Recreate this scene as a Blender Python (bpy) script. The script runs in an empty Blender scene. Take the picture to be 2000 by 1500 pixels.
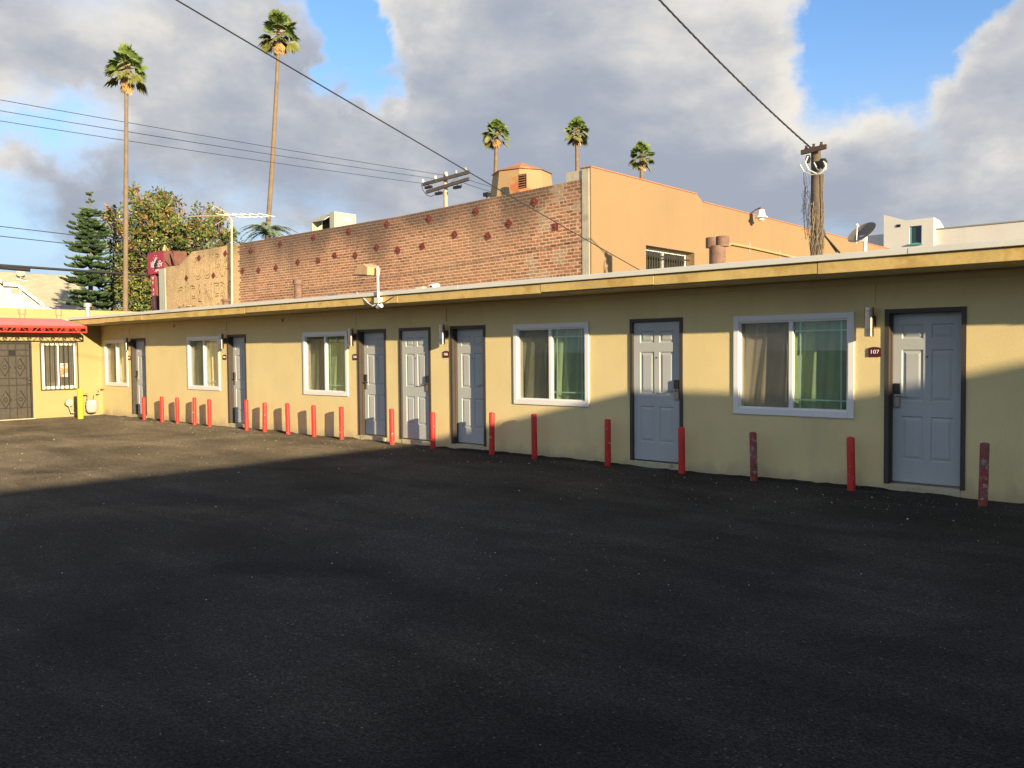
import bpy, bmesh, math, random
from mathutils import Vector, Matrix
random.seed(7)
S = bpy.context.scene
C = S.collection
# ---------------------------------------------------------------- camera
FPX = 1671.0
R = Matrix(((0.74678443, 0.01790373, -0.66482514),
            (0.66500657, -0.03348446, 0.74608649),
            (-0.00890358, -0.99927886, -0.03691177)))      # image axes (right, down, forward) -> world
CAM = Vector((0, -10.582, 1.694))
cam = bpy.data.objects.new('camera', bpy.data.cameras.new('camera')); C.objects.link(cam)
M = Matrix.Identity(4)
for r in range(3):
    M[r][0], M[r][1], M[r][2], M[r][3] = R[r][0], -R[r][1], -R[r][2], CAM[r]
cam.matrix_world = M
cam.data.sensor_width = 36; cam.data.lens = FPX / 2000 * 36
cam.data.clip_start = 0.05; cam.data.clip_end = 5000
S.camera = cam
# ---------------------------------------------------------------- sun, sky, exposure
SUN_TO = Vector((0.66, -0.20, 0.15)).normalized()            # towards the sun
EL = math.asin(SUN_TO.z); AZ = math.atan2(SUN_TO.x, SUN_TO.y)
sun = bpy.data.objects.new('sun', bpy.data.lights.new('sun', 'SUN')); C.objects.link(sun)
sun.data.energy = 5.0; sun.data.angle = math.radians(0.53); sun.data.color = (1.0, 0.79, 0.50)
sun.rotation_euler = (-SUN_TO).to_track_quat('-Z', 'Y').to_euler()
sun.location = (20, -20, 30)
S.view_settings.view_transform = 'Standard'; S.view_settings.look = 'None'
S.view_settings.exposure = 1.2; S.view_settings.gamma = 1.0

def pray(px, py):
    return (R @ Vector((px - 1000, py - 750, FPX)))
def onY(px, py, y):
    d = pray(px, py); t = (y - CAM.y) / d.y; return CAM + d * t
def onX(px, py, x):
    d = pray(px, py); t = (x - CAM.x) / d.x; return CAM + d * t
def onZ(px, py, z=0):
    d = pray(px, py); t = (z - CAM.z) / d.z; return CAM + d * t
def dep(px, py, D):
    return CAM + pray(px, py) / FPX * D

W = bpy.data.worlds.new('World'); S.world = W; W.use_nodes = True
def build_world():
    nt = W.node_tree; N = nt.nodes; L = nt.links; N.clear()
    def nd(t, **k):
        n = N.new(t)
        for a, v in k.items(): setattr(n, a, v)
        return n
    def math_(op, a, b=None, clamp=False):
        n = nd('ShaderNodeMath', operation=op, use_clamp=clamp)
        for i, v in enumerate((a, b)):
            if v is None: continue
            if hasattr(v, 'links'): L.new(v, n.inputs[i])
            else: n.inputs[i].default_value = v
        return n.outputs[0]
    def vmath(op, a, b=None):
        n = nd('ShaderNodeVectorMath', operation=op)
        for i, v in enumerate((a, b)):
            if v is None: continue
            if hasattr(v, 'links'): L.new(v, n.inputs[i])
            else: n.inputs[i].default_value = v
        return n
    def ramp(v, a, b, lo=0.0, hi=1.0):
        n = nd('ShaderNodeMapRange', interpolation_type='SMOOTHSTEP')
        L.new(v, n.inputs[0])
        for i, x in zip((1, 2, 3, 4), (a, b, lo, hi)): n.inputs[i].default_value = x
        return n.outputs[0]
    def mixc(f, a, b):
        n = nd('ShaderNodeMix', data_type='RGBA')
        L.new(f, n.inputs[0])
        for i, v in ((6, a), (7, b)):
            if hasattr(v, 'links'): L.new(v, n.inputs[i])
            else: n.inputs[i].default_value = (*v, 1)
        return n.outputs[2]
    tc = nd('ShaderNodeTexCoord')
    d = vmath('NORMALIZE', tc.outputs['Generated']).outputs[0]
    def noise(vec, scale, detail=7, rough=.55, off=(0, 0, 0), dist=0.0):
        v = vmath('MULTIPLY', vec, (1, 1, 1.9)).outputs[0]
        v = vmath('ADD', v, off).outputs[0]
        n = nd('ShaderNodeTexNoise'); L.new(v, n.inputs['Vector'])
        n.inputs['Scale'].default_value = scale; n.inputs['Detail'].default_value = detail
        n.inputs['Roughness'].default_value = rough; n.inputs['Distortion'].default_value = dist
        return n.outputs['Fac']
    sky = nd('ShaderNodeTexSky', sky_type='NISHITA', sun_disc=False, sun_elevation=EL, sun_rotation=AZ,
             altitude=80, air_density=1.0, dust_density=0.6, ozone_density=1.6)
    n1 = noise(d, 2.6, 9, .56, (3.1, 1.7, .4), .25)
    cover = math_('MULTIPLY_ADD', n1, 1.7); cover.node.inputs[2].default_value = -.85
    # gaps and banks of the cloud field where the photograph's sky shows them
    spots = [(640, -10, 85, -.5), (668, 60, 60, -.55), (700, 130, 60, -.5), (728, 195, 36, -.35),
             (1770, -50, 120, -.5), (1750, 60, 115, -.52), (1690, 150, 105, -.55), (1850, 50, 70, -.25), (1610, 225, 50, -.3), (1800, 170, 45, .14),
             (165, 260, 55, -.30), (60, 225, 60, -.22), (25, 320, 70, -.28), (30, 440, 70, -.35), (60, 60, 120, .28), (90, 370, 70, .30), (60, 520, 90, .15), (-80, 250, 120, .2), (170, -20, 70, -.2),
             (560, 500, 60, -.2), (850, 300, 50, -.2), (2010, 60, 110, .18),
             (950, 130, 260, .35), (1250, 150, 330, .35), (330, 120, 170, .28), (560, 180, 110, .25), (1850, 300, 170, .32),
             (780, 330, 200, .25), (1450, 350, 220, .3), (420, 330, 160, .25), (1960, 190, 90, .3), (120, 380, 80, .25)]
    wob = nd('ShaderNodeTexNoise'); L.new(d, wob.inputs['Vector']); wob.inputs['Scale'].default_value = 7.0; wob.inputs['Detail'].default_value = 6; wob.inputs['Roughness'].default_value = .6
    wv = vmath('SUBTRACT', wob.outputs['Color'], (.5, .5, .5)).outputs[0]
    wv = vmath('MULTIPLY', wv, (.16, .16, .16)).outputs[0]
    dw = vmath('NORMALIZE', vmath('ADD', d, wv).outputs[0]).outputs[0]
    tot = cover
    for px, py, rad, wgt in spots:
        v = pray(px, py).normalized(); ang = rad / FPX
        dp = vmath('DOT_PRODUCT', dw, tuple(v)).outputs['Value']
        g = ramp(dp, math.cos(ang * 1.55), math.cos(ang * .25), 0, wgt)
        tot = math_('ADD', tot, g)
    puff = noise(d, 8.0, 8, .62, (5.1, 2.2, 9.0))
    tot = math_('ADD', tot, math_('MULTIPLY', math_('SUBTRACT', puff, .5), .55))
    mask = ramp(tot, -.30, .34)
    # self-shading of the clouds: density towards the sun side against density here
    off = (SUN_TO.x * .10, SUN_TO.y * .10, .085)
    dl = vmath('ADD', d, off).outputs[0]
    n2 = noise(dl, 2.6, 7, .56, (3.1, 1.7, .4), .25)
    lit = math_('SUBTRACT', n1, n2)
    big = noise(d, 1.9, 3, .5, (7.3, 2.2, 5.0))
    fine = noise(d, 9.0, 6, .6, (1.3, 8.2, 2.0))
    s = math_('ADD', math_('MULTIPLY', lit, 2.3), math_('MULTIPLY', big, .9))
    s = math_('ADD', s, math_('MULTIPLY', fine, .6))
    s = math_('SUBTRACT', s, math_('MULTIPLY', tot, .55))
    bright = ramp(s, .22, 1.1)
    colr = nd('ShaderNodeValToRGB'); L.new(bright, colr.inputs[0])
    e = colr.color_ramp.elements
    e[0].position = 0; e[0].color = (.195, .217, .262, 1)
    e[1].position = 1; e[1].color = (.455, .43, .39, 1)
    m = e.new(.5); m.color = (.30, .305, .318, 1)
    sz = nd('ShaderNodeSeparateXYZ'); L.new(d, sz.inputs[0])
    up = ramp(sz.outputs['Z'], -.06, .02)
    b1 = nd('ShaderNodeBackground'); tint = nd('ShaderNodeMix', data_type='RGBA', blend_type='MULTIPLY'); tint.inputs[0].default_value = 1; L.new(sky.outputs[0], tint.inputs[6]); tint.inputs[7].default_value = (.62, .78, 1.0, 1)
    hz = mixc(ramp(sz.outputs['Z'], .0, .36, .95, .0), tint.outputs[2], (1.9, 2.35, 2.95))
    L.new(hz, b1.inputs[0]); b1.inputs[1].default_value = .118
    # thin veil that whitens the blue between the clouds
    b2 = nd('ShaderNodeBackground'); L.new(colr.outputs[0], b2.inputs[0]); b2.inputs[1].default_value = .86
    mx = nd('ShaderNodeMixShader')
    L.new(math_('MULTIPLY', mask, up), mx.inputs[0]); L.new(b1.outputs[0], mx.inputs[1]); L.new(b2.outputs[0], mx.inputs[2])
    out = nd('ShaderNodeOutputWorld'); L.new(mx.outputs[0], out.inputs[0])
build_world()

# ---------------------------------------------------------------- materials
MATS = {}
def mat(name, col, rough=.7, var=.08, vscale=4.0, fine=60.0, bump=0.0, bscale=120.0, metal=0.0, spec=.4,
        col2=None, c2scale=2.0, c2lo=.55, c2hi=.7, c2str=(1, 1, 1), attr=None, objcol=False, streak=None, wear=None, grime=None):
    if name in MATS: return MATS[name]
    m = bpy.data.materials.new(name); m.use_nodes = True
    nt = m.node_tree; N = nt.nodes; L = nt.links
    b = N['Principled BSDF']
    b.inputs['Roughness'].default_value = rough; b.inputs['Metallic'].default_value = metal
    b.inputs['Specular IOR Level'].default_value = spec
    geo = N.new('ShaderNodeNewGeometry'); P = geo.outputs['Position']
    def noise(scale, detail=4, stretch=None, rgh=.55):
        n = N.new('ShaderNodeTexNoise'); n.inputs['Scale'].default_value = scale; n.inputs['Detail'].default_value = detail
        n.inputs['Roughness'].default_value = rgh
        if stretch:
            v = N.new('ShaderNodeVectorMath'); v.operation = 'MULTIPLY'; v.inputs[1].default_value = stretch
            L.new(P, v.inputs[0]); L.new(v.outputs[0], n.inputs['Vector'])
        else: L.new(P, n.inputs['Vector'])
        return n.outputs['Fac']
    def rng(v, a, b_, lo, hi, mode='LINEAR'):
        n = N.new('ShaderNodeMapRange'); n.interpolation_type = mode; L.new(v, n.inputs[0])
        for i, x in zip((1, 2, 3, 4), (a, b_, lo, hi)): n.inputs[i].default_value = x
        return n.outputs[0]
    def mix(f, a, c, mode='MIX'):
        n = N.new('ShaderNodeMix'); n.data_type = 'RGBA'; n.blend_type = mode
        if hasattr(f, 'links'): L.new(f, n.inputs[0])
        else: n.inputs[0].default_value = f
        for i, v in ((6, a), (7, c)):
            if hasattr(v, 'links'): L.new(v, n.inputs[i])
            else: n.inputs[i].default_value = (*v, 1)
        return n.outputs[2]
    if attr:
        a = N.new('ShaderNodeAttribute'); a.attribute_name = attr; base = a.outputs['Color']
    elif objcol:
        a = N.new('ShaderNodeObjectInfo'); base = a.outputs['Color']
    else:
        rgb = N.new('ShaderNodeRGB'); rgb.outputs[0].default_value = (*col, 1); base = rgb.outputs[0]
    if col2:
        f = rng(noise(c2scale, 6, c2str), c2lo, c2hi, 0, 1, 'SMOOTHSTEP')
        base = mix(f, base, col2)
    if streak:                                                # vertical run-off marks
        f = rng(noise(streak[1], 5, (1, 1, .12)), .52, .72, 0, streak[2], 'SMOOTHSTEP')
        base = mix(f, base, streak[0])
    if grime:                                                  # dirt splashed up from the ground
        sp = N.new('ShaderNodeSeparateXYZ'); L.new(P, sp.inputs[0])
        ht = N.new('ShaderNodeMath'); ht.operation = 'MULTIPLY_ADD'; L.new(noise(3.5, 6, (1, 1, .5)), ht.inputs[0]); ht.inputs[1].default_value = .55; ht.inputs[2].default_value = -.14
        sb = N.new('ShaderNodeMath'); sb.operation = 'SUBTRACT'; L.new(ht.outputs[0], sb.inputs[0]); L.new(sp.outputs['Z'], sb.inputs[1])
        base = mix(rng(sb.outputs[0], -.10, .16, 0, .6, 'SMOOTHSTEP'), base, grime)
        crk = N.new('ShaderNodeTexVoronoi'); crk.feature = 'DISTANCE_TO_EDGE'; crk.inputs['Scale'].default_value = .55
        wn = N.new('ShaderNodeVectorMath'); wn.operation = 'MULTIPLY_ADD'; nn_ = N.new('ShaderNodeTexNoise'); nn_.inputs['Scale'].default_value = 2.2; nn_.inputs['Detail'].default_value = 6; L.new(P, nn_.inputs['Vector'])
        L.new(nn_.outputs['Color'], wn.inputs[0]); wn.inputs[1].default_value = (.7, .7, .7); L.new(P, wn.inputs[2]); L.new(wn.outputs[0], crk.inputs['Vector'])
        hair = rng(crk.outputs['Distance'], .0, .006, .10, 0); base = mix(hair, base, (.40, .33, .18))
        base = mix(rng(noise(1.3, 7, None, .65), .56, .64, 0, .22, 'SMOOTHSTEP'), base, (.74, .62, .34))
    if wear:
        f = rng(noise(wear[1], 8, None, .7), wear[2], wear[2] + .04, 0, 1, 'SMOOTHSTEP')
        base = mix(f, base, wear[0])
    if var:
        v1 = rng(noise(vscale, 5), .3, .7, 1 - var, 1 + var)
        v2 = rng(noise(fine, 3), .3, .7, 1 - var * .6, 1 + var * .6)
        mm = N.new('ShaderNodeMath'); mm.operation = 'MULTIPLY'; L.new(v1, mm.inputs[0]); L.new(v2, mm.inputs[1])
        cc = N.new('ShaderNodeCombineXYZ')
        for i in range(3): L.new(mm.outputs[0], cc.inputs[i])
        base = mix(1.0, base, cc.outputs[0], 'MULTIPLY')
    L.new(base, b.inputs['Base Color'])
    if bump:
        bp = N.new('ShaderNodeBump'); bp.inputs['Strength'].default_value = bump; bp.inputs['Distance'].default_value = .01
        L.new(noise(bscale, 6, None, .65), bp.inputs['Height']); L.new(bp.outputs[0], b.inputs['Normal'])
    MATS[name] = m; return m

def glass_mat(name, tint, rough=0.0, dark=0.0, refl=1.5):
    m = bpy.data.materials.new(name); m.use_nodes = True
    nt = m.node_tree; N = nt.nodes; L = nt.links; N.clear()
    t = N.new('ShaderNodeBsdfTransparent'); t.inputs[0].default_value = (*tint, 1)
    g = N.new('ShaderNodeBsdfGlossy'); g.inputs['Roughness'].default_value = rough; g.inputs[0].default_value = (.9, .95, .92, 1)
    f = N.new('ShaderNodeFresnel'); geo = N.new('ShaderNodeNewGeometry'); mr = N.new('ShaderNodeMapRange')   # same reflectance from both sides of the thin pane
    L.new(geo.outputs['Backfacing'], mr.inputs[0]); mr.inputs[3].default_value = refl; mr.inputs[4].default_value = 1 / refl; L.new(mr.outputs[0], f.inputs[0])
    mx = N.new('ShaderNodeMixShader'); L.new(f.outputs[0], mx.inputs[0]); L.new(t.outputs[0], mx.inputs[1]); L.new(g.outputs[0], mx.inputs[2])
    last = mx.outputs[0]
    if dark:
        df = N.new('ShaderNodeBsdfDiffuse'); df.inputs[0].default_value = (.10, .095, .085, 1)
        m2 = N.new('ShaderNodeMixShader'); m2.inputs[0].default_value = dark
        L.new(last, m2.inputs[1]); L.new(df.outputs[0], m2.inputs[2]); last = m2.outputs[0]
    o = N.new('ShaderNodeOutputMaterial'); L.new(last, o.inputs[0]); MATS[name] = m; return m

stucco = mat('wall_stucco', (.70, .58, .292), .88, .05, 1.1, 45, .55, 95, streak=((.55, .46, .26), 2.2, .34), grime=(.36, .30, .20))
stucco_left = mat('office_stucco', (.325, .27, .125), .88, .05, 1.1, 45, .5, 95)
fascia_m = mat('fascia_paint', (.56, .405, .145), .65, .12, 1.6, 22, .35, 7, col2=(.46, .31, .09), c2scale=2.2, c2lo=.52, c2hi=.60, streak=((.42, .30, .12), 5, .35))
soffit_m = mat('soffit_paint', (.50, .43, .25), .85, .06, 1.5, 40)
drip_m = mat('roof_edge_metal', (.62, .62, .56), .55, .04, 2, 30)
roof_m = mat('flat_roof_coating', (.58, .57, .52), .8, .08, 1.5, 30)
brown = mat('door_frame_paint', (.055, .044, .036), .55, .08, 5, 60)
doorm = mat('door_paint', (.415, .438, .428), .5, .045, 2, 50, streak=((.38, .38, .36), 5, .25))
steel = mat('brushed_steel', (.34, .325, .30), .24, .05, 8, 60, metal=1.0)
blackp = mat('black_plastic', (.015, .015, .016), .35, .02, 5, 50)
blackiron = mat('black_iron', (.022, .020, .018), .6, .15, 8, 60)
vinyl = mat('white_vinyl', (.74, .74, .72), .45, .02, 2, 40)
muntin_m = mat('muntin_vinyl', (.60, .70, .62), .5, .02, 2, 40)
redp = mat('bollard_red_paint', (.52, .028, .022), .55, .16, 7, 60, .35, 40, wear=((.58, .40, .34), 11, .63))
redworn = mat('worn_bollard_paint', (.27, .05, .045), .7, .25, 6, 50, .4, 40, col2=(.20, .085, .075), c2scale=7, c2lo=.45, c2hi=.6, wear=((.30, .235, .215), 12, .545))
yellowp = mat('bollard_yellow_paint', (.66, .44, .03), .55, .08, 6, 60)
plaque_m = mat('plaque_maroon', (.085, .012, .010), .4, .05, 6, 50)
letter_w = mat('white_lettering', (.80, .78, .74), .5, .02, 4, 40)
concrete = mat('step_concrete', (.46, .41, .27), .9, .12, 5, 40, .4, 80, col2=(.30, .25, .17), c2scale=6)
mortar_m = mat('mortar', (.66, .50, .35), .95, .12, 2.5, 30, .5, 60, col2=(.36, .29, .22), c2scale=.8, c2lo=.5, c2hi=.68)
brick_attr = mat('brick_clay', (1, 1, 1), .9, .12, 9, 50, .5, 60, attr='Col')
brick_obj = mat('brick_clay_single', (1, 1, 1), .9, .12, 9, 50, .5, 60, objcol=True)
orange_m = mat('orange_stucco', (.25, .170, .090), .9, .04, .7, 30, .35, 70, streak=((.225, .148, .08), 1.6, .3))
grey_stucco = mat('grey_stucco', (.42, .38, .29), .92, .12, 2, 30, .5, 60, col2=(.27, .25, .20), c2scale=2.4)
plate_m = mat('anchor_plate_iron', (.15, .034, .025), .7, .25, 9, 50)
cream_m = mat('rooftop_cream_paint', (.31, .21, .105), .85, .06, 1.5, 30, col2=(.36, .115, .04), c2scale=.8, c2lo=.56, c2hi=.62)
rust = mat('rusty_pipe', (.17, .10, .07), .8, .25, 9, 60, .3, 60)
galv = mat('galvanised_metal', (.52, .52, .50), .4, .08, 6, 50, metal=.6)
acgrey = mat('ac_unit_paint', (.36, .365, .30), .6, .04, 3, 40)
dark = mat('dark_void', (.012, .012, .012), .9, 0)
whitebld = mat('white_stucco', (.60, .58, .52), .92, .05, .8, 20, .3, 60, streak=((.50, .48, .44), 1.2, .35))
teal = mat('teal_trim', (.10, .30, .32), .6, .05, 5, 40)
wood = mat('pole_wood', (.10, .078, .056), .9, .25, 4, 40, .5, 30, streak=((.09, .065, .05), 6, .7))
palewood = mat('pale_pole_wood', (.46, .36, .24), .9, .15, 3, 30, .4, 30, streak=((.26, .19, .13), 5, .6))
wirem = mat('cable_black', (.02, .02, .022), .6, 0)
wirew = mat('cable_white', (.72, .70, .62), .5, 0)
vine_m = mat('dry_vine', (.25, .195, .125), .9, .2, 9, 50)
awn_m = mat('awning_canvas', (.60, .20, .18), .75, .06, 2, 40, .15, 200)
awn_fr = mat('awning_frame_red', (.60, .035, .022), .55, .05, 5, 50)
metergrey = mat('meter_grey', (.34, .36, .33), .55, .08, 6, 50)
signred = mat('sign_red', (.40, .028, .05), .45, .06, 3, 40)
signbrown = mat('sign_rust', (.13, .055, .042), .8, .2, 5, 50)
bark = mat('tree_bark', (.16, .12, .085), .95, .2, 5, 40, .5, 40)
palmbark = mat('palm_trunk_bark', (.18, .132, .086), .95, .18, 2.5, 20, .5, 18)
leaf_m = mat('leaf', (1, 1, 1), .55, .10, 3, 20, attr='Col', spec=.5)
dishm = mat('dish_mesh', (.17, .145, .12), .7, .1, 8, 50)
housew = mat('house_siding', (.50, .49, .45), .8, .04, 2, 30)
housetrim = mat('house_white_trim', (.74, .72, .64), .7, .03, 2, 30)
shingle = mat('roof_shingles', (.36, .33, .245), .95, .10, 1.5, 9, .4, 20)
glass_clear = glass_mat('glass_clear', (.96, .975, .96))
glass_green = glass_mat('glass_green', (.85, .915, .87))
screen_m = glass_mat('insect_screen', (.95, .94, .92), .4, .17, 1.1)
curt_green = mat('curtain_green', (.34, .375, .255), .9, .06, 6, 60)
curt_beige = mat('curtain_beige', (.64, .58, .48), .9, .06, 6, 60)
curt_cream = mat('curtain_cream', (.70, .58, .36), .9, .05, 6, 60)
paperm = mat('notice_paper', (.70, .68, .62), .8, .05, 30, 90, col2=(.62, .25, .12), c2scale=7, c2lo=.5, c2hi=.54)

def asphalt():
    m = bpy.data.materials.new('asphalt'); m.use_nodes = True
    nt = m.node_tree; N = nt.nodes; L = nt.links; b = N['Principled BSDF']
    geo = N.new('ShaderNodeNewGeometry')
    def noise(scale, stretch, det=5, r=.6, dist=0):
        v = N.new('ShaderNodeVectorMath'); v.operation = 'MULTIPLY'; v.inputs[1].default_value = stretch
        L.new(geo.outputs['Position'], v.inputs[0])
        n = N.new('ShaderNodeTexNoise'); n.inputs['Scale'].default_value = scale; n.inputs['Detail'].default_value = det
        n.inputs['Roughness'].default_value = r; n.inputs['Distortion'].default_value = dist
        L.new(v.outputs[0], n.inputs['Vector']); return n.outputs['Fac']
    def rng(v, a, c, lo, hi):
        n = N.new('ShaderNodeMapRange'); n.interpolation_type = 'SMOOTHSTEP'; L.new(v, n.inputs[0])
        for i, x in zip((1, 2, 3, 4), (a, c, lo, hi)): n.inputs[i].default_value = x
        return n.outputs[0]
    def mul(a, c):
        n = N.new('ShaderNodeMath'); n.operation = 'MULTIPLY'; L.new(a, n.inputs[0]); L.new(c, n.inputs[1]); return n.outputs[0]
    a = rng(noise(.55, (1, 1, 1), 6, .6, .6), .3, .7, .72, 1.30)
    w = rng(noise(.9, (.35, 1.3, 1), 6, .62, .8), .35, .7, .78, 1.32)   # sweep marks of the seal coat, roughly along the lot
    g = rng(noise(70, (1, 1, 1), 5, .75), .3, .72, .55, 1.5)
    sp = rng(noise(210, (1, 1, 1), 2, .5), .68, .75, 1.0, 2.3)
    vo = N.new('ShaderNodeTexVoronoi'); vo.inputs['Scale'].default_value = 95; L.new(geo.outputs['Position'], vo.inputs['Vector'])
    vs_ = N.new('ShaderNodeSeparateColor'); L.new(vo.outputs['Color'], vs_.inputs[0])
    stone = rng(vs_.outputs[0], .1, 1.0, .58, 1.42)
    chip = rng(vs_.outputs[1], .985, .997, 1.0, 3.4)
    pore = rng(noise(38, (1, 1, 1), 4, .7), .30, .40, .35, 1.0)
    f = mul(mul(mul(a, w), mul(g, sp)), mul(mul(stone, chip), pore))
    for (cx_, cy_, fr_, ph_) in ((3.0, -19.0, 2.1, .0), (-15.0, 6.0, 1.55, 1.3)):          # sweeping tyre arcs
        dv_ = N.new('ShaderNodeVectorMath'); dv_.operation = 'DISTANCE'; L.new(geo.outputs['Position'], dv_.inputs[0]); dv_.inputs[1].default_value = (cx_, cy_, 0)
        ad = N.new('ShaderNodeMath'); ad.operation = 'MULTIPLY_ADD'; L.new(noise(.7, (1, 1, 1), 3, .5), ad.inputs[0]); ad.inputs[1].default_value = 1.4; L.new(dv_.outputs['Value'], ad.inputs[2])
        si = N.new('ShaderNodeMath'); si.operation = 'MULTIPLY_ADD'; L.new(ad.outputs[0], si.inputs[0]); si.inputs[1].default_value = fr_; si.inputs[2].default_value = ph_
        sn = N.new('ShaderNodeMath'); sn.operation = 'SINE'; L.new(si.outputs[0], sn.inputs[0])
        band = rng(sn.outputs[0], .86, .99, 0, 1); am = rng(noise(.45, (1, 1, 1), 3, .5), .5, .62, 0, .22); bm = mul(band, am)
        iv = N.new('ShaderNodeMath'); iv.operation = 'SUBTRACT'; iv.inputs[0].default_value = 1; L.new(bm, iv.inputs[1]); f = mul(f, iv.outputs[0])
    cc = N.new('ShaderNodeMix'); cc.data_type = 'RGBA'; cc.blend_type = 'MULTIPLY'; cc.inputs[0].default_value = 1
    warm = N.new('ShaderNodeMix'); warm.data_type = 'RGBA'
    L.new(rng(noise(.35, (1, 1, 1), 4, .5, .5), .45, .65, 0, 1), warm.inputs[0])
    warm.inputs[6].default_value = (.0162, .0160, .0158, 1); warm.inputs[7].default_value = (.0235, .0212, .0178, 1)
    L.new(warm.outputs[2], cc.inputs[6])
    cb = N.new('ShaderNodeCombineXYZ')
    for i in range(3): L.new(f, cb.inputs[i])
    L.new(cb.outputs[0], cc.inputs[7]); L.new(cc.outputs[2], b.inputs['Base Color'])
    b.inputs['Roughness'].default_value = .9; b.inputs['Specular IOR Level'].default_value = .12
    b.inputs['Diffuse Roughness'].default_value = 1.0; sw = N.new('ShaderNodeMath'); sw.operation = 'MULTIPLY'; L.new(f, sw.inputs[0]); sw.inputs[1].default_value = .072; L.new(sw.outputs[0], b.inputs['Sheen Weight']); b.inputs['Sheen Roughness'].default_value = .30; b.inputs['Sheen Tint'].default_value = (.78, .64, .42, 1)
    bp = N.new('ShaderNodeBump'); bp.inputs['Strength'].default_value = .5; bp.inputs['Distance'].default_value = .006
    bh = N.new('ShaderNodeMath'); bh.operation = 'ADD'
    L.new(noise(75, (1, 1, 1), 6, .7), bh.inputs[0]); L.new(vo.outputs['Distance'], bh.inputs[1])
    L.new(bh.outputs[0], bp.inputs['Height']); L.new(bp.outputs[0], b.inputs['Normal'])
    return m
asph = asphalt()
groundm = mat('far_ground', (.10, .095, .08), .95, .15, .3, 10)

# ---------------------------------------------------------------- mesh helpers
class MB:
    def __init__(s): s.v = []; s.f = []; s.c = []; s.col = (1, 1, 1)
    def face(s, pts):
        n = len(s.v); s.v += [tuple(p) for p in pts]; s.f.append(tuple(range(n, n + len(pts)))); s.c.append(s.col); return s
    def poly(s, vs, fs):
        n = len(s.v); s.v += [tuple(p) for p in vs]
        for q in fs: s.f.append(tuple(n + i for i in q)); s.c.append(s.col)
        return s
    def box(s, a, b):
        x0, y0, z0 = a; x1, y1, z1 = b
        if x0 > x1: x0, x1 = x1, x0
        if y0 > y1: y0, y1 = y1, y0
        if z0 > z1: z0, z1 = z1, z0
        return s.poly([(x0, y0, z0), (x1, y0, z0), (x1, y1, z0), (x0, y1, z0), (x0, y0, z1), (x1, y0, z1), (x1, y1, z1), (x0, y1, z1)],
                      [(0, 3, 2, 1), (4, 5, 6, 7), (0, 1, 5, 4), (1, 2, 6, 5), (2, 3, 7, 6), (3, 0, 4, 7)])
    def prism(s, pts, vec):
        """closed prism: polygon pts extruded by vec"""
        n = len(pts); vec = Vector(vec); A = [Vector(p) for p in pts]; B = [p + vec for p in A]
        fs = [tuple(range(n))[::-1], tuple(range(n, 2 * n))] + [(i, (i + 1) % n, n + (i + 1) % n, n + i) for i in range(n)]
        return s.poly(A + B, fs)
    def tube(s, pts, r, n=8, caps=True):
        pts = [Vector(p) for p in pts]; rs = r if isinstance(r, (list, tuple)) else [r] * len(pts)
        rings = []; u = None
        for i, p in enumerate(pts):
            t = (pts[min(i + 1, len(pts) - 1)] - pts[max(i - 1, 0)])
            if t.length < 1e-9: t = Vector((0, 0, 1))
            t.normalize()
            if u is None:
                u = t.orthogonal().normalized()
            u = (u - t * u.dot(t))
            if u.length < 1e-6: u = t.orthogonal()
            u.normalize()
            w = t.cross(u)
            rings.append([p + (u * math.cos(2 * math.pi * k / n) + w * math.sin(2 * math.pi * k / n)) * rs[i] for k in range(n)])
        vs = [q for r_ in rings for q in r_]; fs = []
        for i in range(len(pts) - 1):
            for k in range(n):
                a = i * n + k; b = i * n + (k + 1) % n; fs.append((a, b, b + n, a + n))
        if caps:
            fs.append(tuple(range(n))[::-1]); fs.append(tuple(range((len(pts) - 1) * n, len(pts) * n)))
        return s.poly(vs, fs)
    def lathe(s, prof, c, n=16):
        """prof: list of (r, z) around a vertical axis at c"""
        vs = []; fs = []
        for r, z in prof:
            for k in range(n):
                a = 2 * math.pi * k / n; vs.append((c[0] + r * math.cos(a), c[1] + r * math.sin(a), c[2] + z))
        for i in range(len(prof) - 1):
            for k in range(n):
                a = i * n + k; b = i * n + (k + 1) % n; fs.append((a, b, b + n, a + n))
        fs.append(tuple(range(n))[::-1]); fs.append(tuple(range((len(prof) - 1) * n, len(prof) * n)))
        return s.poly(vs, fs)
    def build(s, name, material, parent=None, smooth=False, color=False, label=None):
        off = Vector((0, 0, 0))
        if parent is not None:
            q = parent
            while q is not None: off += q.location; q = q.parent
        me = bpy.data.meshes.new(name)
        me.from_pydata([(v[0] - off.x, v[1] - off.y, v[2] - off.z) for v in s.v], [], s.f)
        if color:
            at = me.color_attributes.new('Col', 'FLOAT_COLOR', 'CORNER')
            buf = []
            for f, c in zip(s.f, s.c):
                for _ in f: buf += [c[0], c[1], c[2], 1.0]
            at.data.foreach_set('color', buf)
        if smooth: me.polygons.foreach_set('use_smooth', [True] * len(me.polygons))
        me.materials.append(material)
        o = bpy.data.objects.new(name, me); C.objects.link(o)
        if parent is not None: o.parent = parent
        if label: o['label'] = label
        return o
def soft(o, w=.004, seg=2):
    b = o.modifiers.new('bevel', 'BEVEL'); b.width = w; b.segments = seg; b.limit_method = 'ANGLE'; return o
def smooth_by_angle(o, deg=40):
    o.data.polygons.foreach_set('use_smooth', [True] * len(o.data.polygons))
    o.data.set_sharp_from_angle(angle=math.radians(deg)); return o
def thing(name, loc, label, cat, group=None):
    o = bpy.data.objects.new(name, None); C.objects.link(o); o.location = loc; o.empty_display_size = .1
    o['label'] = label; o['category'] = cat
    if group: o['group'] = group
    return o
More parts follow.
